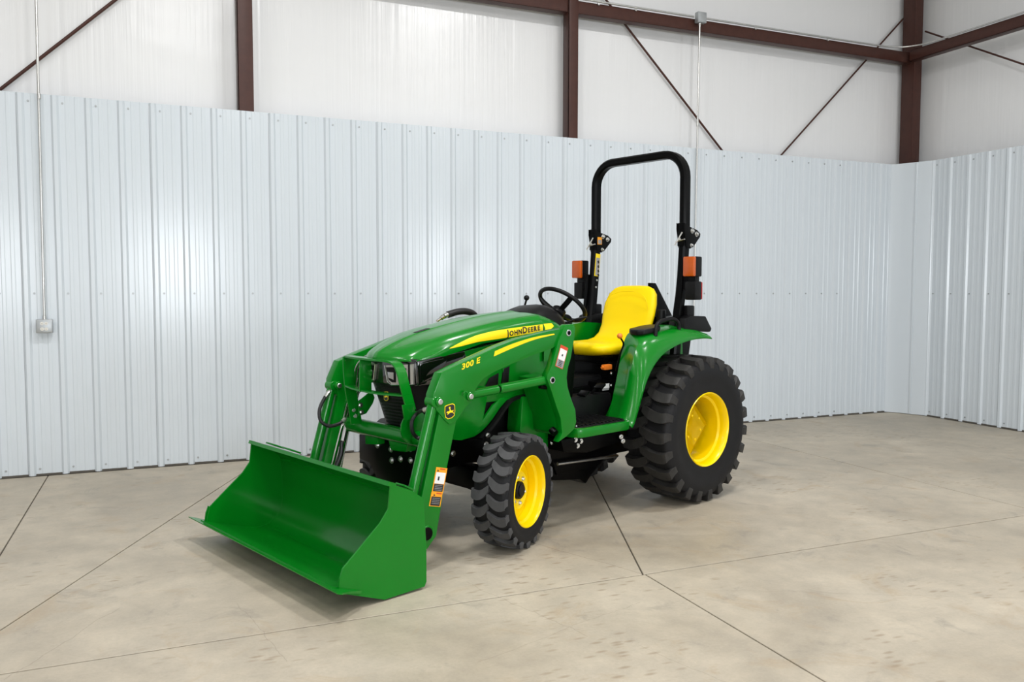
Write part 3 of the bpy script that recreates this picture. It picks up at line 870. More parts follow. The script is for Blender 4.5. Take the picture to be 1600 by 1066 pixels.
# leaping stag emblem: shield with a running animal
DEER = [(-.44, -.10), (-.40, -.02), (-.30, .02), (-.16, .00), (-.04, .06), (-.02, .20), (-.10, .26), (-.14, .40), (-.06, .48), (.02, .44), (.06, .48), (.10, .40), (.04, .34), (.08, .20),
        (.16, .08), (.34, .06), (.44, .12), (.48, .04), (.40, -.06), (.48, -.18), (.54, -.32), (.44, -.26), (.34, -.14), (.20, -.16), (.04, -.14), (-.12, -.22), (-.28, -.32), (-.36, -.30), (-.24, -.18), (-.34, -.16)]
SH = [(-.5, .46), (-.25, .54), (.3, .62), (.52, .5), (.55, .0), (.48, -.4), (.2, -.58), (-.2, -.62), (-.45, -.45), (-.52, .0)]
def emblem(parent, cx, cz, w, yv, s=1, plane='y', xv=None, outer=None):
    def lay(poly, sc_, m, off, name):
        bm = bmesh.new()
        if plane == 'y': pts = [(cx - s * u * w * sc_, cz + v * w * sc_) for u, v in poly]; add_prism(bm, pts, yv, yv + s * off, 'y')
        else: pts = [(cx + u * w * sc_, cz + v * w * sc_) for u, v in poly]; add_prism(bm, pts, xv, xv + off, 'x')
        return sub(bm, name, m, parent, smooth=False)
    a = lay(SH, 1.0, DEC_Y, .0012, 'emblem_rim'); lay(SH, .90, DEC_K, .0016, 'emblem_field'); lay(DEER, .78, DEC_Y, .0022, 'emblem_stag')
emblem(grille, -0.020, 0.838, 0.044, 0, plane='x', xv=gfx(0, .838) + .006)

# ---- side panels and skirts
for s in (1, -1):
    Y = lambda a: s * a
    bm = bmesh.new()
    add_prism(bm, [(1.82, 1.085), (1.46, 1.135), (1.16, 1.175), (0.94, 1.17), (0.94, 0.78), (1.606, 0.785), (1.76, .80), (1.90, .93), (1.85, 1.02)], Y(.235), Y(.262), 'y', bev=.004)
    sp = part(bm, 'side_panel', GREEN)
    bm = bmesh.new()
    add_prism(bm, [(1.50, 1.02), (1.16, 1.07), (1.13, .84), (1.46, .84)], Y(.255), Y(.272), 'y', bev=.006); sub(bm, 'raised_panel', GREEN, sp)
    for lv in ([(1.481, .975), (1.435, .988), (1.445, .878), (1.496, .882)], [(1.590, .925), (1.520, .950), (1.530, .874), (1.620, .880)]):
        bm = bmesh.new(); add_prism(bm, lv, Y(.261), Y(.2735), 'y', bev=.002); lo = sub(bm, 'vent', MATB, sp)
    bm = bmesh.new()
    add_prism(bm, [(1.96, .93), (1.90, .66), (1.88, .600), (1.80, .585), (1.703, .596), (1.655, .615), (1.611, .644), (1.566, .680), (1.506, .742), (1.43, .80), (1.50, .80), (1.56, .765), (1.636, .688), (1.606, .81), (1.62, .88)], Y(.225), Y(.268), 'y', bev=.008)
    part(bm, 'front_skirt', GREEN)
    bm = bmesh.new()
    add_prism(bm, [(1.60, .81), (1.64, .68), (1.52, .77), (1.50, .83)], Y(.20), Y(.25), 'y', bev=.002); part(bm, 'skirt_backing', BLK)
    # wheel arch liner
    bm = bmesh.new()
    pts = catmull([(1.66, s * .24, .58), (1.56, s * .24, .66), (1.47, s * .24, .75), (1.40, s * .24, .79), (1.25, s * .24, .80), (1.12, s * .24, .775)], 5)
    add_sweep_rect(bm, pts, .05, .008, (0, 1, 0)); part(bm, 'wheel_arch', MATB)

# ---- chassis
bm = bmesh.new()
add_prism(bm, [(2.02, .60), (1.5, .60), (1.3, .78), (.6, .80), (-.15, .80), (-.30, .68), (-.30, .40), (-.1, .30), (.42, .30), (.50, .245), (.92, .235), (.98, .36), (1.30, .42), (1.6, .46), (1.95, .43), (2.02, .47)], -.17, .17, 'y', bev=.012)
ch = part(bm, 'chassis', BLK)
bm = bmesh.new(); add_prism(bm, [(1.52, 1.05), (1.0, 1.12), (1.0, .7), (1.52, .7)], -.17, .17, 'y', bev=.02); part(bm, 'engine', BLK)
bm = bmesh.new(); add_prism(bm, [(.98, .52), (.45, .46), (.43, .30), (.50, .22), (.58, .165), (.62, .125), (.68, .165), (.95, .20)], -.13, .15, 'y', bev=.02); part(bm, 'gearbox', BLK)
bm = bmesh.new()
add_cyl(bm, (.95, .20, .32), (.38, .22, .30), .010, 12); part(bm, 'linkage_rod', ZINC)
bm = bmesh.new(); add_cyl(bm, (0, -.46, .497), (0, .46, .497), .075, 24, .01); add_cyl(bm, (0, -.34, .497), (0, .34, .497), .12, 24, .02); part(bm, 'rear_axle', BLK)
bm = bmesh.new()
add_prism(bm, [(-.40, .33), (-.17, .40), (.17, .40), (.40, .33), (.40, .25), (.17, .27), (-.17, .27), (-.40, .25)], 1.56, 1.68, 'x', bev=.015)
for s in (1, -1):
    add_cyl(bm, (1.617, s * .40, .20), (1.617, s * .40, .42), .055, 20, .01); add_cyl(bm, (1.617, s * .38, .318), (1.617, s * .50, .318), .05, 20, .01)
part(bm, 'front_axle', BLK)
bm = bmesh.new(); add_cyl(bm, (1.47, -.40, .34), (1.47, .40, .34), .013, 10); part(bm, 'tie_rod', BLK)
# front frame plate with bolts (loader mounting) 
bm = bmesh.new()
add_prism(bm, [(-.43, .56), (.17, .585), (.17, .36), (.02, .30), (-.20, .28), (-.32, .40), (-.43, .41)], 2.018, 2.034, 'x', bev=.003)
ff = part(bm, 'front_frame', BLK)
add = []
for (y, z) in ((-.088, .516), (.008, .537), (-.082, .452), (.008, .473), (.105, .547), (.105, .48), (-.23, .52)):
    bm = bmesh.new(); add_bolt(bm, (2.035, y, z), (1, 0, 0), .013, .012); sub(bm, 'bolt', ZINC, ff)
for s in (1, -1):
    bm = bmesh.new(); add_prism(bm, [(2.02, .58), (1.55, .56), (1.40, .50), (1.40, .40), (1.7, .43), (2.02, .40)], s * .17, s * .19, 'y', bev=.003)
    pl_ = part(bm, 'frame_rail', BLK)
    for (x, z) in ((1.92, .50), (1.80, .50), (1.55, .52), (1.45, .47)):
        bm = bmesh.new(); add_bolt(bm, (x, s * .191, z), (0, s, 0), .012, .01); sub(bm, 'bolt', ZINC, pl_)
# small bits below the platform
for i, (x, y, z) in enumerate(((1.13, .33, .50), (1.02, .42, .515), (1.0, .42, .475), (.97, .42, .50), (.62, .45, .49), (.60, .45, .46), (1.63, .30, .60), (1.53, .30, .46))):
    bm = bmesh.new(); add_bolt(bm, (x, y, z), (.3, 1, 0), .010, .012); sub(bm, 'bolt', ZINC, ch)
bm = bmesh.new(); add_prism(bm, [(1.15, .53), (.6, .53), (.55, .45), (.9, .42), (1.12, .45)], .17, .42, 'y', bev=.01); part(bm, 'platform_bracket', BLK)
bm = bmesh.new(); add_box(bm, (.76, .15, .66), (.5, .26, .20), .03); add_box(bm, (.70, .0, .80), (.7, .30, .12), .03); part(bm, 'transmission_cover', MATB)
for (x, y, z, l) in ((.86, .2, .66, 1), (.72, .22, .70, 1)):
    bm = bmesh.new(); add_cyl(bm, (x, y, z), (x - .05, y + .06, z + .10), .009, 8); add_box(bm, (x - .06, y + .08, z + .11), (.05, .07, .014), .004, Matrix.Rotation(.6, 3, 'Y')); part(bm, 'pedal', BLK)

# ---- footrest platform (each side) with ribbed rubber mat
for s in (1, -1):
    bm = bmesh.new()
    add_prism(bm, [(1.16, s * .18), (.62, s * .18), (.62, s * .50), (.655, s * .55), (.70, s * .566), (1.10, s * .566), (1.14, s * .55), (1.16, s * .50)], .555, .612, 'z', bev=.012)
    pf = part(bm, 'footrest', GREEN)
    bm = bmesh.new(); add_prism(bm, [(1.13, s * .20), (.66, s * .20), (.66, s * .50), (.70, s * .545), (1.09, s * .545), (1.12, s * .52)], .610, .617, 'z', bev=.002); mt = sub(bm, 'rubber_mat', MATB, pf)
    bm = bmesh.new()
    for k in range(12):
        x = .695 + .036 * k; add_box(bm, (x, s * .375, .620), (.018, .30, .010), .003)
    sub(bm, 'mat_rib', MATB, pf)
    for (x, y) in ((1.1, .50), (.69, .50), (.69, .30), (.74, .24)):
        bm = bmesh.new(); add_bolt(bm, (x, s * y, .617), (0, 0, 1), .008, .008); sub(bm, 'bolt', ZINC, pf)

# ---- fenders
OUT = [(.662, .575), (.640, .60), (.612, .66), (.590, .71), (.562, .775), (.518, .864), (.453, .950), (.360, 1.022), (.223, 1.074), (.058, 1.106), (-.10, 1.114), (-.21, 1.106)]
MID = [(.675, .600), (.660, .63), (.632, .70), (.608, .77), (.582, .86), (.552, .98), (.515, 1.065), (.450, 1.122), (.320, 1.158), (.130, 1.180), (-.09, 1.168), (-.215, 1.140)]
INN = [(.625, .600), (.610, .64), (.578, .71), (.556, .78), (.525, .88), (.492, 1.0), (.455, 1.105), (.405, 1.158), (.300, 1.186), (.130, 1.200), (-.09, 1.185), (-.215, 1.150)]
def smooth2(L_, n=3): return [(p.x, p.z) for p in catmull([(x, 0, z) for x, z in L_], n)]
for s in (1, -1):
    o_, m_, i_ = smooth2(OUT), smooth2(MID), smooth2(INN)
    bm = bmesh.new(); rows = []
    for k in range(len(o_)):
        t = k / (len(o_) - 1)
        ctrl = [(o_[k][0] - .012, s * .566, o_[k][1] - .010), (o_[k][0], s * .568, o_[k][1]), (o_[k][0] * .75 + m_[k][0] * .25, s * .558, o_[k][1] * .75 + m_[k][1] * .25),
                (o_[k][0] * .25 + m_[k][0] * .75, s * .525, o_[k][1] * .25 + m_[k][1] * .75), (m_[k][0], s * .485, m_[k][1]), (m_[k][0] * .6 + i_[k][0] * .4, s * .44, m_[k][1] * .6 + i_[k][1] * .4),
                (i_[k][0], s * .385, i_[k][1]), (i_[k][0] - .01, s * .325, i_[k][1] - .004)]
        rows.append([bm.verts.new(p) for p in ctrl])
    for a, b in zip(rows, rows[1:]):
        for k in range(len(a) - 1): bm.faces.new((a[k], a[k + 1], b[k + 1], b[k]))
    bmesh.ops.recalc_face_normals(bm, faces=bm.faces)
    bmesh.ops.solidify(bm, geom=bm.faces[:], thickness=0.010)
    fe = part(bm, 'fender', GREENH, angle=40)
    # inner wall between fender and seat base
    bm = bmesh.new()
    pl = [(i_[k][0] - .012, i_[k][1] - .008) for k in range(0, len(i_), 2)] + [(-.21, .72), (.2, .62), (.63, .61)]
    add_prism(bm, pl, s * .325, s * .335, 'y', bev=0); sub(bm, 'inner_wall', GREENH, fe, smooth=False)
    # black armrest pad and grab handle
    bm = bmesh.new()
    add_prism(bm, [(.450, s * .38), (.458, s * .44), (.435, s * .485), (.37, s * .50), (.27, s * .49), (.22, s * .44), (.22, s * .36), (.28, s * .335), (.41, s * .335)], lambda p: 1.140 + .16 * max(0, .46 - p[0]), lambda p: 1.176 + .13 * max(0, .46 - p[0]), 'z', bev=.012, seg=3)
    part(bm, 'armrest_pad', MATB)
    bm = bmesh.new()
    pts = catmull([(.345, s * .505, 1.135), (.338, s * .503, 1.175), (.318, s * .50, 1.212), (.27, s * .50, 1.232), (.18, s * .50, 1.244), (.12, s * .50, 1.236), (.085, s * .50, 1.205), (.08, s * .50, 1.16)], 4)
    add_tube(bm, pts, .014, 12); part(bm, 'grab_handle', MATB)
    # tool cup / rear fender box
    bm = bmesh.new()
    pl = [(.02, 1.165), (.0, 1.245), (-.06, 1.262), (-.24, 1.256), (-.285, 1.20), (-.318, 1.165), (-.30, 1.14), (-.05, 1.155)]
    add_prism(bm, pl, s * .36, s * .50, 'y', bev=.012); bx = part(bm, 'fender_box', MATB)
    bm = bmesh.new(); add_box(bm, (-.11, s * .43, 1.292), (.085, .07, .08), .012); sub(bm, 'cap', MATB, bx)

# ---- seat
def loft(rings_pts, cap=True):
    bm = bmesh.new(); rows = [[bm.verts.new(p) for p in r] for r in rings_pts]
    for a, b in zip(rows, rows[1:]):
        n = len(a)
        for k in range(n): bm.faces.new((a[k], a[(k + 1) % n], b[(k + 1) % n], b[k]))
    if cap: bm.faces.new(rows[0]); bm.faces.new(rows[-1][::-1])
    return bm
def superring(c, ax, ay, ha, hb, n=28, e=3.0):
    out = []
    for k in range(n):
        a = 2 * math.pi * k / n; ca, sa = math.cos(a), math.sin(a)
        u = abs(ca) ** (2 / e) * (1 if ca > 0 else -1) * ha; v = abs(sa) ** (2 / e) * (1 if sa > 0 else -1) * hb
        out.append(Vector(c) + Vector(ax) * u + Vector(ay) * v)
    return out
# one-piece shell: path from pan front, back to the fold and up the backrest
path = [(.560, 1.030, .015, .12), (.548, 1.034, .032, .175), (.515, 1.036, .046, .215), (.44, 1.038, .052, .238), (.34, 1.036, .052, .246), (.22, 1.040, .052, .244), (.13, 1.062, .052, .236), (.07, 1.110, .050, .228),
        (.035, 1.18, .046, .226), (.012, 1.26, .044, .236), (-.012, 1.34, .042, .236), (-.038, 1.41, .038, .216), (-.054, 1.448, .030, .180), (-.062, 1.466, .016, .13)]
rings_ = []
for i, (x, z, th, hw) in enumerate(path):
    a = path[max(0, i - 1)]; b = path[min(len(path) - 1, i + 1)]
    t = Vector((b[0] - a[0], 0, b[1] - a[1])).normalized(); nn = Vector((-t.z, 0, t.x))
    rings_.append(superring((x, 0, z), (0, 1, 0), nn, hw, th, 32, 2.8))
bm = loft(rings_)
for v in bm.verts:   # dish the pan and the back
    if v.co.x < .5:
        k = 1 - min(1, abs(v.co.y) / .2) ** 2
        if v.co.z > 1.06 and v.co.x > .12 and v.co.z < 1.12: v.co.z -= .018 * k
        if v.co.z > 1.16 and v.co.x > -.02: v.co.x -= .012 * k
bmesh.ops.subdivide_edges(bm, edges=bm.edges[:], cuts=1, smooth=0.8, use_grid_fill=True)
seat = part(bm, 'seat', SEATY, angle=60)
bm = bmesh.new()
pts = catmull([(.055, -.20, 1.30), (.052, -.17, 1.385), (.040, -.08, 1.425), (.036, 0, 1.43), (.040, .08, 1.425), (.052, .17, 1.385), (.055, .20, 1.30)], 5)
add_tube(bm, [(p.x - .018, p.y, p.z) for p in pts], .0022, 6); sub(bm, 'piping', SEATY, seat)
bm = bmesh.new(); add_box(bm, (.28, 0, .965), (.44, .40, .045), .01); add_box(bm, (.22, 0, .88), (.5, .44, .15), .02); add_box(bm, (.24, 0, .75), (.74, .5, .16), .02); part(bm, 'seat_base', BLK)
bm = bmesh.new(); add_prism(bm, [(-.085, 1.492), (-.150, 1.490), (-.20, 1.43), (-.36, 1.24), (-.36, 1.20), (-.09, 1.18)], .10, .125, 'y', bev=.004)
part(bm, 'manual_plate', BLK)
bm = bmesh.new(); add_prism(bm, [(-.05, 1.25), (-.33, 1.25), (-.36, 1.1), (-.30, .8), (-.05, .8)], -.30, .30, 'y', bev=.02); part(bm, 'rear_cover', BLK)
bm = bmesh.new(); add_cyl(bm, (-.05, .25, 1.20), (-.05, .25, 1.30), .035, 16, .006); part(bm, 'filler_cap', MATB)
# seat-side details
sb = bpy.data.objects['seat_base']
bm = bmesh.new(); add_box(bm, (.50, .22, .92), (.075, .035, .035), .006); add_cyl(bm, (.54, .22, .92), (.552, .22, .92), .009, 12); part(bm, 'warning_knob', ORG)['label'] = 'orange knob below the seat'
bm = bmesh.new(); add_box(bm, (.565, .262, .80), (.085, .002, .030)); st = part(bm, 'serial_sticker', DEC_W, smooth=False); st['label'] = 'small white sticker'
bm = bmesh.new(); add_box(bm, (.56, .263, .777), (.066, .002, .012)); sub(bm, 'sticker_foot', DEC_G, st, smooth=False)
for (x, z) in ((.66, .88), (.66, .80), (.60, .79), (.44, .82), (.44, .77)):
    bm = bmesh.new(); add_bolt(bm, (x - .16, .261, z), (0, 1, 0), .008, .007); sub(bm, 'bolt', ZINC, sb)
# levers
def lever(pts, r, knob, kr, mk, name):
    bm = bmesh.new(); add_tube(bm, catmull(pts, 4), r, 8); lv = part(bm, name, BLK)
    bm = bmesh.new(); bmesh.ops.create_uvsphere(bm, u_segments=16, v_segments=10, radius=kr); bmesh.ops.translate(bm, vec=knob, verts=bm.verts); sub(bm, 'knob', mk, lv)
lever([(.50, .30, .90), (.49, .33, 1.02), (.478, .345, 1.08), (.50, .340, 1.12)], .006, (.508, .338, 1.135), .019, ORG, 'hitch_lever')
lever([(.90, -.24, 1.20), (.86, -.22, 1.30), (.84, -.21, 1.37)], .007, (.838, -.21, 1.385), .019, MATB, 'throttle_lever')
lever([(.42, -.36, 1.0), (.40, -.38, 1.15), (.40, -.38, 1.22)], .007, (.40, -.38, 1.24), .02, MATB, 'loader_lever')

# ---- dash and steering wheel
bm = bmesh.new()
rows = []
for (x, zt, hw) in ((1.13, 1.296, .20), (1.09, 1.322, .19), (1.02, 1.342, .175), (.95, 1.345, .16), (.88, 1.322, .15), (.82, 1.275, .145), (.785, 1.22, .14), (.77, 1.15, .13)):
    rows.append([(x, -hw, 1.05), (x, -hw, zt - .07), (x, -hw * .85, zt - .028), (x, -hw * .5, zt - .006), (x, 0, zt), (x, hw * .5, zt - .006), (x, hw * .85, zt - .028), (x, hw, zt - .07), (x, hw, 1.05)])
bm = loft(rows); part(bm, 'dash_cowl', MATB, angle=45)
bm = bmesh.new(); add_prism(bm, [(.95, 1.12), (.80, 1.16), (.77, 1.05), (.80, .60), (.98, .58)], -.15, .15, 'y', bev=.03); part(bm, 'steering_column_cover', MATB)
bm = bmesh.new(); add_prism(bm, [(1.0, 1.20), (.90, 1.20), (.86, .98), (.9, .62), (1.0, .60)], -.27, .27, 'y', bev=.01); part(bm, 'firewall', BLK)
SWC = Vector((.705, 0, 1.338)); tilt = R(40)
ax_n = Vector((-math.sin(tilt), 0, math.cos(tilt))); ax_f = Vector((math.cos(tilt), 0, math.sin(tilt))); ax_s = Vector((0, 1, 0))
bm = bmesh.new(); SR = .169
add_tube(bm, [SWC + ax_f * SR * math.cos(a) + ax_s * SR * math.sin(a) for a in [2 * math.pi * k / 48 for k in range(48)]], .0145, 12, closed=True)
sw = part(bm, 'steering_wheel', MATB)
for a in (R(60), R(180), R(300)):
    dd = ax_f * math.cos(a) + ax_s * math.sin(a); bm = bmesh.new()
    add_sweep_rect(bm, [SWC - ax_n * .055 + dd * .02, SWC - ax_n * .050 + dd * .06, SWC - ax_n * .028 + dd * .12, SWC - ax_n * .004 + dd * (SR - .004)], .018, .006, ax_n.cross(dd)); sub(bm, 'spoke', MATB, sw)
bm = bmesh.new(); add_cyl(bm, SWC - ax_n * .085, SWC - ax_n * .035, .048, 24, .008); sub(bm, 'hub', MATB, sw)
bm = bmesh.new(); add_cyl(bm, SWC - ax_n * .24 + ax_f * .03, SWC - ax_n * .075, .03, 16); sub(bm, 'column', MATB, sw)
bm = bmesh.new(); add_tube(bm, catmull([(.78, .10, 1.22), (.74, .17, 1.25), (.70, .22, 1.262)], 4), .006, 8); sub(bm, 'turn_signal_stalk', MATB, sw)

# ---- roll bar
def rect_tube(bm, pts, hx, hyn):
    """rectangular tube in the y-z plane swept along pts"""
    n = len(pts); rows = []
    for i in range(n):
        t = (Vector(pts[min(i + 1, n - 1)]) - Vector(pts[max(i - 1, 0)])).normalized(); nn = Vector((1, 0, 0)).cross(t).normalized()
        b = .012; ring = []
        for a, c in ((-hx + b, -hyn), (hx - b, -hyn), (hx, -hyn + b), (hx, hyn - b), (hx - b, hyn), (-hx + b, hyn), (-hx, hyn - b), (-hx, -hyn + b)):
            ring.append(bm.verts.new(Vector(pts[i]) + Vector((1, 0, 0)) * a + nn * c))
        rows.append(ring)
    for a, b2_ in zip(rows, rows[1:]):
        for k in range(8): bm.faces.new((a[k], a[(k + 1) % 8], b2_[(k + 1) % 8], b2_[k]))
    bm.faces.new(rows[0]); bm.faces.new(rows[-1][::-1])
XR = -.0934; HWR = .4115; ZTOP = 2.395; rc = .17
pts = [(XR, -HWR, 1.83)]
for k in range(9):
    a = math.pi - k * math.pi / 16; pts.append((XR, -HWR + rc + rc * math.cos(a), ZTOP - rc + rc * math.sin(a)))
for k in range(9):
    a = math.pi / 2 - k * math.pi / 16; pts.append((XR, HWR - rc + rc * math.cos(a), ZTOP - rc + rc * math.sin(a)))
pts.append((XR, HWR, 1.83))
bm = bmesh.new(); rect_tube(bm, pts, .036, .028); rb = part(bm, 'roll_bar', BLK, angle=30)
for s in (1, -1):
    bm = bmesh.new()
    rect_tube(bm, [(XR - .002, s * .4115, 1.90), (XR + .002, s * .4115, 1.76), (-.073, s * .411, 1.53), (-.060, s * .409, 1.41), (-.040, s * .405, 1.28), (-.01, s * .40, .95)], .035, .028)
    po = part(bm, 'roll_bar_post', BLK)
    for sy in (s * .4115 + .030, s * .4115 - .030):
        bm = bmesh.new(); q = [(.0, 1.905), (-.055, 1.88), (-.125, 1.862), (-.158, 1.838), (-.155, 1.815), (-.09, 1.742), (-.06, 1.728), (-.02, 1.735), (-.012, 1.80), (.0, 1.86)]
        add_prism(bm, [(XR + .050 + x * 1.22, z) for x, z in q], sy - .004, sy + .004, 'y', bev=.002); sub(bm, 'hinge_plate', BLK, po)
    for (x, z, r_) in ((-.075, 1.852, .012), (-.118, 1.832, .012), (-.068, 1.752, .009)):
        bm = bmesh.new(); add_bolt(bm, (XR + .050 + x * 1.22, s * .4115 + .034, z), (0, 1, 0), r_, .016); sub(bm, 'bolt', ZINC, po)
    bm = bmesh.new(); add_box(bm, (XR + .038, s * .4115, 1.825), (.012, .056, .16), .003); sub(bm, 'front_clamp', BLK, po)
    bm = bmesh.new(); add_cyl(bm, (XR + .06, s * .4115 - .03, 1.775), (XR + .06, s * .4115 + .045, 1.79), .005, 8); add_cyl(bm, (XR + .055, s * .4115 + .02, 1.84), (XR + .085, s * .4115 - .02, 1.75), .005, 8); add_bolt(bm, (XR + .06, s * .4115, 1.79), (1, 0, 0), .009, .012); sub(bm, 'locking_pin', ZINC, po)
    # brace from post down to the axle
    bm = bmesh.new(); add_sweep_rect(bm, [(-.030, s * .437, 1.56), (-.022, s * .438, 1.45), (.0, s * .436, 1.30), (.02, s * .432, 1.16)], .014, .008, (0, 1, 0)); sub(bm, 'gusset', BLK, po)
    # signal lamps
    bm = bmesh.new(); add_box(bm, (-.052, s * .522, 1.600), (.075, .085, .138), .010); lb = part(bm, 'signal_lamp', MATB)
    bm = bmesh.new(); add_box(bm, (-.001, s * .522, 1.600), (.032, .088, .136), .010, ); sub(bm, 'lens', AMB, lb, 'amber front lens')
    bm = bmesh.new(); add_box(bm, (-.050, s * .522, 1.435), (.080, .085, .128), .010); sub(bm, 'tail_lamp_housing', MATB, lb)
    bm = bmesh.new(); add_box(bm, (-.096, s * .522, 1.435), (.014, .078, .118), .005); sub(bm, 'rear_lens', mat('red_lens', (.4, .01, .01), .25, linear=True, noise=.1), lb)
    bm = bmesh.new(); add_box(bm, (-.055, s * .500, 1.515), (.05, .10, .05), .006); add_box(bm, (-.055, s * .470, 1.50), (.05, .06, .12), .006); sub(bm, 'bracket', MATB, lb)
po = bpy.data.objects['roll_bar_post.001'] if 'roll_bar_post.001' in bpy.data.objects else None
def rect_dec(parent, c, w_, h_, y, s, m, name, ang=0, th=.001, label=None, ax='y'):
    bm = bmesh.new(); ca, sa = math.cos(ang), math.sin(ang)
    pts = [(c[0] + a * w_ / 2 * ca - b * h_ / 2 * sa, c[1] + a * w_ / 2 * sa + b * h_ / 2 * ca) for a, b in ((-1, -1), (1, -1), (1, 1), (-1, 1))]
    add_prism(bm, pts, y, y + s * th, ax); return sub(bm, name, m, parent, label, smooth=False)
# labels on the far post (its inner face looks at the camera)
yI = -.4115 + .0305
d1_ = rect_dec(po, (-.078, 1.632), .050, .172, -.3835, 1, DEC_Y, 'safety_label', R(6), .0035, 'yellow edged safety label')
rect_dec(po, (-.077, 1.620), .040, .136, -.3798, 1, DEC_G, 'label_print', R(5), .001)
for z in (1.655, 1.62, 1.585, 1.555): rect_dec(po, (-.086, z), .018, .020, -.3788, 1, DEC_K, 'label_pictogram', R(-20), .001)
rect_dec(po, (-.098, 1.818), .050, .056, -.3775, 1, DEC_O, 'hinge_label', 0, .0012, 'orange hinge label')
rect_dec(po, (-.098, 1.810), .040, .030, -.3763, 1, DEC_G, 'label_print', 0, .0008)
for z in (1.515, 1.462):
    bm = bmesh.new(); add_bolt(bm, (-.060 - (z - 1.45) * .2, -.3865, z), (0, 1, 0), .009, .01); sub(bm, 'bolt', ZINC, po)

# ---- loader
BOOM = [(2.145, 1.011), (2.02, 1.052), (1.892, 1.090), (1.76, 1.130), (1.627, 1.163), (1.488, 1.184), (1.354, 1.203), (1.24, 1.215), (1.185, 1.205), (1.185, 1.16), (1.22, 1.135), (1.294, 1.120), (1.343, 1.100), (1.488, 1.070), (1.672, 1.026), (1.790, .992), (1.860, .965),
        (1.905, .926), (1.928, .890), (1.948, .850), (2.004, .803), (2.040, .764), (2.062, .745), (2.095, .741), (2.123, .765), (2.175, .820), (2.200, .860), (2.197, .905)]
LOWER = [(2.165, .86), (2.158, .796), (2.228, .538), (2.285, .33), (2.345, .21), (2.345, .13), (2.300, .10), (2.235, .115), (2.178, .17), (2.158, .26), (2.105, .52), (2.040, .77), (2.045, .86)]
BUCKET_X = []
for s in (1, -1):
    S = lambda v: s * v
    bm = bmesh.new(); add_prism(bm, BOOM, S(.468), S(.533), 'y', bev=.004)
    arm = part(bm, 'loader_arm', GREEN, angle=30)
    bm = bmesh.new(); add_prism(bm, LOWER, S(.458), S(.526), 'y', bev=.005); sub(bm, 'lower_boom', GREEN, arm, angle=30)
    # pins
    for (x, z, yo) in ((2.163, .866, .535), (1.959, .876, .535)):
        bm = bmesh.new(); add_cyl(bm, (x, S(.44), z), (x, S(yo + .010), z), .024, 20, .003); sub(bm, 'pin_boss', GREEN, arm)
        bm = bmesh.new(); add_cyl(bm, (x, S(.43), z), (x, S(yo + .016), z), .015, 16, .003); pn = sub(bm, 'pin', ZINC, arm)
    bm = bmesh.new(); add_tube(bm, catmull([(1.985, S(.545), .90), (2.005, S(.546), .905), (2.01, S(.546), .885)], 3), .005, 6); sub(bm, 'pin_retainer', GREEN, arm)
    # bucket cylinder in front of the lower arm
    bm = bmesh.new(); a = Vector((2.178, S(.500), .850)); b = Vector((2.330, S(.500), .335))
    dd = (b - a).normalized()
    add_cyl(bm, a + dd * .0, b, .0275, 24, .004); bc = part(bm, 'bucket_cylinder', GREEN)
    bm = bmesh.new(); add_cyl(bm, b, b + dd * .09, .014, 16); sub(bm, 'rod', CHR, bc, 'chrome piston rod')
    bm = bmesh.new(); add_cyl(bm, (a.x, S(.465), a.z + .014), (a.x, S(.535), a.z + .014), .030, 20, .004); sub(bm, 'rod_eye', GREEN, bc)
    bm = bmesh.new(); add_cyl(bm, (b + dd * .1) + Vector((0, -.03, 0)), (b + dd * .1) + Vector((0, .03, 0)), .022, 16, .003); sub(bm, 'clevis', GREEN, bc)
    # quick-attach bracket towards the bucket
    bm = bmesh.new(); add_prism(bm, [(2.30, .21), (2.36, .42), (2.388, .42), (2.384, .10), (2.33, .07), (2.27, .11)], S(.47), S(.515), 'y', bev=.004); sub(bm, 'carrier', GREEN, arm)
    bm = bmesh.new(); add_cyl(bm, (2.240, S(.44), .195), (2.240, S(.532), .195), .042, 20, .004); sub(bm, 'pivot_boss', GREEN, arm)
    bm = bmesh.new(); add_cyl(bm, (2.240, S(.52), .195), (2.240, S(.5345), .195), .034, 20, .002); sub(bm, 'pivot_bore', BLK, arm)
    # mast
    bm = bmesh.new()
    MAST = [(1.306, 1.130), (1.252, 1.222), (1.235, 1.236), (1.177, 1.236), (1.160, 1.216), (1.170, 1.149), (1.198, 1.037), (1.222, .982), (1.232, .926), (1.224, .869), (1.190, .790), (1.157, .730), (1.148, .655), (1.165, .615), (1.232, .578), (1.30, .552), (1.268, .60), (1.282, .690), (1.309, .745), (1.357, .853), (1.394, .926), (1.390, .955), (1.358, 1.0)]
    add_prism(bm, MAST, S(.500), S(.546), 'y', bev=.004); ms = part(bm, 'loader_mast', GREEN, angle=30)
    bm = bmesh.new(); add_prism(bm, [(1.395, .925), (1.357, .853), (1.309, .745), (1.282, .690), (1.262, .56), (1.30, .552), (1.165, .615), (1.15, .69), (1.19, .79), (1.224, .869), (1.23, .95)][::1] if False else
        [(1.388, .925), (1.355, .853), (1.307, .745), (1.280, .690), (1.270, .60), (1.24, .575), (1.19, .61), (1.16, .66), (1.165, .73), (1.20, .79), (1.235, .869), (1.24, .94)], S(.30), S(.502), 'y', bev=.006); sub(bm, 'inner_web', GREEN, ms)
    bm = bmesh.new(); add_prism(bm, [(1.36, .80), (1.20, .80), (1.14, .60), (1.14, .46), (1.22, .43), (1.34, .48), (1.38, .60)], S(.185), S(.305), 'y', bev=.01); sub(bm, 'frame_mount', GREEN, ms)
    bm = bmesh.new(); add_cyl(bm, (1.30, S(.49), .62), (1.30, S(.52), .60), .022, 16); sub(bm, 'slot', BLK, ms)
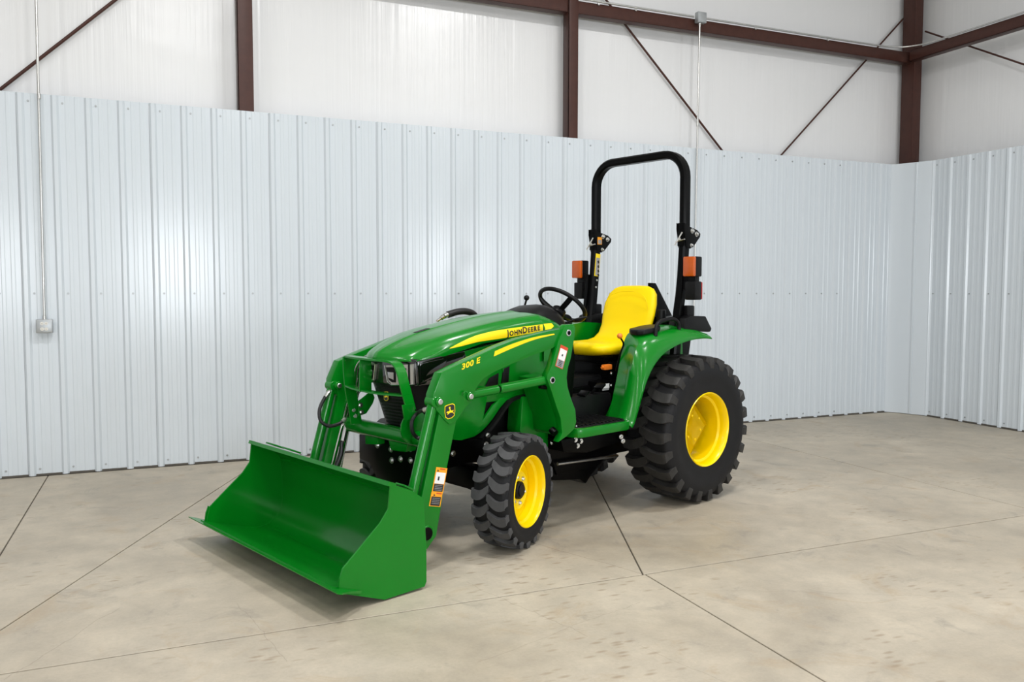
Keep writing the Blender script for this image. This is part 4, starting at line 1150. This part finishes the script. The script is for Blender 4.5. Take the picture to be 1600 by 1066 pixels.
    for (x, z) in ((1.220, 1.187), (1.353, .919)):
        bm = bmesh.new(); add_cyl(bm, (x, S(.44), z), (x, S(.551), z), .020, 20, .002); sub(bm, 'pin_collar', CHR, ms)
        bm = bmesh.new(); add_cyl(bm, (x, S(.54), z), (x, S(.554), z), .013, 16, .002); sub(bm, 'pin', BLK, ms)
    # lift cylinder
    a = Vector((1.965, S(.505), .878)); b = Vector((1.353, S(.505), .919))
    bm = bmesh.new(); mid_ = a + (b - a) * .37
    add_cyl(bm, a, mid_, .025, 22, .004); lc = part(bm, 'lift_cylinder', GREEN)
    bm = bmesh.new(); add_cyl(bm, mid_ + Vector((-.012, 0, .001)), b, .0275, 22, .004); sub(bm, 'barrel', GREEN, lc)
    bm = bmesh.new(); add_cyl(bm, mid_ + Vector((.004, 0, 0)), mid_ + Vector((-.016, 0, .001)), .018, 14); sub(bm, 'gland', BLK, lc)
    bm = bmesh.new(); add_cyl(bm, b + Vector((.02, 0, -.03)), b + Vector((-.02, 0, -.03)), .02, 14, .004); add_cyl(bm, b + Vector((.06, 0, -.035)), b + Vector((0, 0, -.045)), .014, 10); sub(bm, 'port', BLK, lc)
    # labels
    if s > 0:
        d_arm = Vector((-1.9 + 2.01, 0)); ang = math.atan2(.052, -.112)
        tb = text_mesh('300 E', .044, .0014, 1.08, 0.0)
        xs = [v.co.x for v in tb.verts]; bmesh.ops.scale(tb, vec=(.128 / (max(xs) - min(xs)), 1.0, 1), verts=tb.verts)
        u_ = Vector((-.105, .026)).normalized()
        place_text(tb, (2.015, 1.020), (u_.x, u_.y), (-.10, .98), lambda x, z: .5345)
        sub(tb, 'model_number', DEC_Y, arm, 'yellow model number lettering', smooth=False)
        bm = bmesh.new()
        tp = catmull([(1.782, 0, 1.106), (1.656, 0, 1.140), (1.49, 0, 1.171), (1.328, 0, 1.186)], 5); bt = catmull([(1.790, 0, 1.078), (1.656, 0, 1.116), (1.49, 0, 1.156), (1.322, 0, 1.180)], 5)
        add_prism(bm, [(p.x, p.z) for p in tp] + [(p.x, p.z) for p in bt[::-1]], .533, .5342, 'y'); sub(bm, 'stripe', DEC_Y, arm, 'thin yellow stripe', smooth=False)
        emblem(arm, 2.094, .810, .064, .5335, 1)
        # warning decals on the lower arm, tilted with it
        lb_ = [o for o in arm.children if o.name.startswith('lower_boom')][0]
        an = math.atan2(.258, .070) - math.pi / 2  # arm slope
        def D(cx, cz, w_, h_, m, nm, y=.5265, lab=None): return rect_dec(lb_, (cx, cz), w_, h_, y, 1, m, nm, R(13.5), .0012, lab)
        def DL(cx, cz, t, q=0): return (cx - .233 * t + q, cz + .972 * t)
        D(*DL(2.156, .459, 0), .074, .128, DEC_O, 'warning_label', lab='orange and white warning label'); D(*DL(2.156, .459, .010), .062, .058, DEC_W, 'label_panel', .5272); D(*DL(2.156, .459, -.040), .062, .038, DEC_K, 'label_print', .5272)
        D(*DL(2.181, .362, 0), .074, .072, DEC_O, 'warning_label', lab='smaller orange and black warning label'); D(*DL(2.181, .362, -.009), .062, .046, DEC_K, 'label_print', .5272)
        for k in range(4):
            D(*DL(2.156, .459, -.028 - .008 * k), .048, .0022, DEC_G, 'print_line', .5282)
            D(*DL(2.181, .362, .006 - .009 * k), .050, .0022, DEC_G, 'print_line', .5282)
        for (a_, b_) in ((2.156, .459 + .052), (2.181, .362 + .026)):
            bm = bmesh.new(); add_prism(bm, [(a_ + .024 - .012, b_ + .006), (a_ + .028 - .012, b_ - .006), (a_ + .016 - .012, b_ - .005)], .5277, .5284, 'y'); sub(bm, 'warning_triangle', DEC_K, lb_, smooth=False)
            D(a_ - .020, b_ + .002, .034, .006, DEC_R, 'heading', .5278)
        D(*DL(2.166, .459, .010), .010, .020, DEC_K, 'pictogram', .5282)
        # red edged label on mast
        def E_(cx, cz, w_, h_, m, nm, y=.5465, lab=None): return rect_dec(ms, (cx, cz), w_, h_, y, 1, m, nm, R(21), .0012, lab)
        ux_, uz_ = -.358, .934
        def EL(t, q=0): return (1.277 + ux_ * t - uz_ * q, 1.049 + uz_ * t - ux_ * q * -1 * -1)
        E_(*EL(0), .066, .130, DEC_R, 'danger_label', lab='red edged white and grey label'); E_(*EL(.014), .058, .064, DEC_W, 'label_panel', .5472); E_(*EL(-.040), .058, .042, DEC_G, 'label_print', .5472)
        for k in range(4): E_(*EL(-.026 - .009 * k), .030, .0036, DEC_K, 'print_line', .5482)
        E_(*EL(.010), .010, .012, DEC_K, 'pictogram', .5482)

# steel hydraulic lines on the inside of the far arm, and hoses
PIPE = mat('plated_line', (0.70, 0.70, 0.66), 0.22, metal=1.0, noise=.05, linear=True)
for k in range(4):
    o = .0195 * k
    pts = catmull([(1.72 - o, -.447, 1.085 - o), (1.90 - o, -.447, 1.055 - o * .7), (2.00 - o, -.447, 1.015 - o * .4), (2.045 - o, -.447, .96), (2.062 - o, -.447, .86), (2.105 - o, -.447, .75), (2.147 - o, -.447, .617), (2.198 - o * 1.15, -.447, .453), (2.225 - o * 1.15, -.447, .37)], 5)
    bm = bmesh.new(); add_tube(bm, pts, .0050, 8); part(bm, 'hydraulic_line', PIPE)
for s in (1, -1):
    bm = bmesh.new()
    if s > 0: pts = catmull([(2.150, .455, .822), (2.168, .40, .808), (2.162, .345, .786), (2.181, .33, .755), (2.189, .33, .720), (2.181, .33, .684), (2.157, .335, .655), (2.135, .365, .650), (2.10, .41, .665)], 6)
    else: pts = catmull([(2.19, -.49, .84), (2.245, -.475, .79), (2.285, -.46, .73), (2.29, -.44, .67), (2.25, -.42, .635), (2.19, -.41, .64), (2.14, -.41, .665)], 6)
    add_tube(bm, pts, .0105, 10); hs = part(bm, 'hydraulic_hose', HOSE)
    bm = bmesh.new()
    v0, v1 = pts[0], pts[5]; add_tube(bm, [v0, v0 * .5 + v1 * .5, v1], [.010, .014, .0135], 10)
    sub(bm, 'fitting', ZINC, hs, 'zinc plated hose fitting')
    v0, v1 = pts[-1], pts[-4]; bm = bmesh.new(); add_tube(bm, [v0, v1], .0135, 10); sub(bm, 'fitting', ZINC, hs)
bm = bmesh.new(); pts = catmull([(2.13, -.44, .60), (2.155, -.43, .52), (2.17, -.42, .45), (2.22, -.42, .36), (2.27, -.43, .30)], 5)
add_tube(bm, pts, .011, 10); hs = part(bm, 'hydraulic_hose', HOSE)
bm = bmesh.new(); add_cyl(bm, (2.12, -.44, .62), (2.150, -.43, .53), .014, 10, .003); add_cyl(bm, (2.115, -.445, .65), (2.12, -.44, .62), .02, 6, .002); sub(bm, 'fitting', CHR, hs)
# hose coupling visible over the hood
bm = bmesh.new(); add_tube(bm, catmull([(1.30, -.49, 1.272), (1.22, -.49, 1.290), (1.14, -.49, 1.292), (1.07, -.49, 1.268), (1.04, -.48, 1.20), (1.04, -.47, 1.08)], 6), .023, 12); hs = part(bm, 'hose_coupler', HOSE)
bm = bmesh.new(); add_cyl(bm, (1.39, -.49, 1.232), (1.36, -.49, 1.248), .010, 10); sub(bm, 'fitting', CHR, hs)
bm = bmesh.new(); add_cyl(bm, (1.36, -.49, 1.248), (1.335, -.49, 1.262), .016, 10, .003); sub(bm, 'fitting', CHR, hs)
bm = bmesh.new(); add_cyl(bm, (1.335, -.49, 1.262), (1.295, -.49, 1.275), .018, 12, .003); sub(bm, 'coupler_body', CHR, hs)

# torque tube and brackets
bm = bmesh.new(); add_cyl(bm, (2.087, -.465, .626), (2.087, .465, .626), .045, 32); tt = part(bm, 'torque_tube', GREEN)
for s in (1,):
    bm = bmesh.new(); K = 20
    add_cyl(bm, (2.087, .170, .70), (2.087, .182, .70), .001, 6)
    pl = [(2.105 + .092 * math.cos(2 * math.pi * k / K), .690 + .092 * math.sin(2 * math.pi * k / K)) for k in range(K)]
    add_prism(bm, pl, .235, .247, 'y', bev=.003); sub(bm, 'hose_guard', GREEN, tt)
    bm = bmesh.new(); add_prism(bm, [(2.16, .70), (2.12, .77), (2.0, .80), (1.96, .72), (2.03, .60), (2.14, .60)], .38, .39, 'y', bev=.003); sub(bm, 'gusset', GREEN, tt)
bm = bmesh.new(); add_prism(bm, [(-.26, .60), (-.13, .60), (-.13, .545), (-.26, .53)], 2.05, 2.10, 'x', bev=.004); sub(bm, 'stop_block', GREEN, tt)
bm = bmesh.new(); add_prism(bm, [(-.01, .60), (.19, .60), (.16, .545), (.02, .535)], 2.04, 2.11, 'x', bev=.004); sub(bm, 'stop_block', GREEN, tt)
bm = bmesh.new(); add_bolt(bm, (2.15, .20, .70), (1, .3, 0), .012, .012); sub(bm, 'bolt', ZINC, tt)

# ---- brush guard
BGX = 2.192
bm = bmesh.new()
add_sweep_rect(bm, catmull([(2.193, -.285, 1.05), (2.190, -.285, .95), (2.178, -.285, .84), (2.160, -.280, .74), (2.150, -.275, .655)], 3), .036, .0045, (1, 0, 0))
guard = part(bm, 'brush_guard', GREEN)
bm = bmesh.new()
top_pts = [(BGX, -.287, 1.052), (BGX + .010, -.20, 1.052), (BGX + .016, 0, 1.052), (BGX + .010, .12, 1.052), (BGX, .180, 1.047), (BGX, .222, 1.026), (BGX, .248, .990), (BGX, .268, .940), (BGX - .01, .290, .86), (BGX - .018, .305, .80)]
add_sweep_rect(bm, catmull(top_pts, 3), .030, .0050, (1, 0, 0)); sub(bm, 'top_strap', GREEN, guard)
bm = bmesh.new(); add_sweep_rect(bm, catmull([(BGX, -.285, .882), (BGX + .01, -.18, .873), (BGX + .016, 0, .869), (BGX + .01, .15, .872), (BGX, .29, .878)], 3), .026, .0045, (1, 0, 0)); sub(bm, 'cross_strap', GREEN, guard)
bm = bmesh.new(); add_prism(bm, [(2.232, 1.048), (2.158, 1.048), (2.158, .868), (2.236, .868)], -.104, -.096, 'y', bev=.001); sub(bm, 'centre_plate', GREEN, guard)
for p in ((2.168, -.279, .735), (2.160, -.276, .700)):
    bm = bmesh.new(); add_bolt(bm, p, (.2, 1, 0), .010, .01); sub(bm, 'bolt', ZINC, guard)
bm = bmesh.new(); add_prism(bm, [(2.232, .832), (2.158, .832), (2.145, .752), (2.218, .747)], .300, .312, 'y', bev=.003); sub(bm, 'side_bracket', GREEN, guard)
bm = bmesh.new(); add_prism(bm, [(2.145, .790), (2.055, .845), (2.035, .80), (2.050, .765), (2.094, .712), (2.15, .700)], -.262, -.252, 'y', bev=.003); gp = part(bm, 'guard_gusset', GREEN)
for p in ((2.135, -.251, .765), (2.128, -.251, .722)):
    bm = bmesh.new(); add_bolt(bm, p, (0, 1, 0), .010, .01); sub(bm, 'bolt', ZINC, gp)

# ---- bucket
PROF = [(2.580, .535), (2.520, .512), (2.462, .480), (2.420, .445), (2.402, .405), (2.394, .30), (2.392, .20), (2.398, .145), (2.415, .100), (2.445, .062), (2.485, .036), (2.53, .024), (2.58, .024), (2.66, .046), (2.80, .094), (2.90, .128)]
BW = .722
ps = [(p.x, p.z) for p in catmull([(x, 0, z) for x, z in PROF], 3)]
bm = bmesh.new(); rows = []
for x, z in ps: rows.append([bm.verts.new((x, y, z)) for y in (-BW, -BW / 2, 0, BW / 2, BW)])
for a, b in zip(rows, rows[1:]):
    for k in range(4): bm.faces.new((a[k], a[k + 1], b[k + 1], b[k]))
bmesh.ops.recalc_face_normals(bm, faces=bm.faces)
bmesh.ops.solidify(bm, geom=bm.faces[:], thickness=0.006)
bucket = part(bm, 'bucket', GREEN, angle=35)
bm = bmesh.new(); add_sweep_rect(bm, [(2.583, -BW - .003, .537), (2.583, BW + .003, .537)], .022, .010, (1, 0, .35)); sub(bm, 'top_lip', GREEN, bucket)
bm = bmesh.new()
add_prism(bm, [(2.76, -.735), (2.85, -.775), (2.905, -.815), (2.932, -.815), (2.932, .815), (2.905, .815), (2.85, .775), (2.76, .735)], lambda p: .070 + (p[0] - 2.76) * .36 + .002, lambda p: .086 + (p[0] - 2.76) * .31, 'z')
sub(bm, 'cutting_edge', GREEN, bucket, smooth=False)
for s in (1, -1):
    # side plate flares outward a little towards the bottom crease
    SP = [(2.592, .545), (2.475, .492), (2.402, .442), (2.388, .20), (2.388, .035), (2.400, .012), (2.628, .006), (2.845, .088), (2.868, .118), (2.850, .200), (2.783, .257), (2.65, .368), (2.605, .425), (2.597, .49)]
    bm = bmesh.new()
    fy = lambda p, s=s: s * (BW - .008)
    add_prism(bm, SP, lambda p: fy(p) , lambda p: fy(p) + s * .010, 'y', bev=.0015, seg=1)
    sub(bm, 'side_plate', GREEN, bucket, angle=12)
    bm = bmesh.new(); add_prism(bm, [(2.852, .205), (2.800, .160), (2.775, .068), (2.858, .098), (2.874, .118), (2.868, .165)], s * (BW + .003), s * (BW + .011), 'y'); sub(bm, 'wear_plate', GREEN, bucket, smooth=False)
    bm = bmesh.new(); pts = [(x, s * (BW - .006), z) for x, z in [(a + .004, b + .006) for a, b in ps[9:40]]]; add_tube(bm, pts, .0035, 6); sub(bm, 'weld_bead', GREEN, bucket)
    for y in (.42, .55):
        bm = bmesh.new(); add_prism(bm, [(2.384, .10), (2.386, .20), (2.390, .40), (2.35, .40), (2.30, .24), (2.30, .12), (2.36, .06)], s * y, s * (y + .010), 'y', bev=.002)
        sub(bm, 'hook_plate', GREEN, bucket)
for y in (-.62, -.42):
    bm = bmesh.new(); add_box(bm, (2.49, y, .522), (.075, .10, .010), .003, Matrix.Rotation(R(-24), 3, 'Y')); sub(bm, 'back_tab', GREEN, bucket)
bm = bmesh.new(); add_box(bm, (2.44, .62, .487), (.06, .08, .010), .003, Matrix.Rotation(R(-30), 3, 'Y')); sub(bm, 'back_tab', GREEN, bucket)
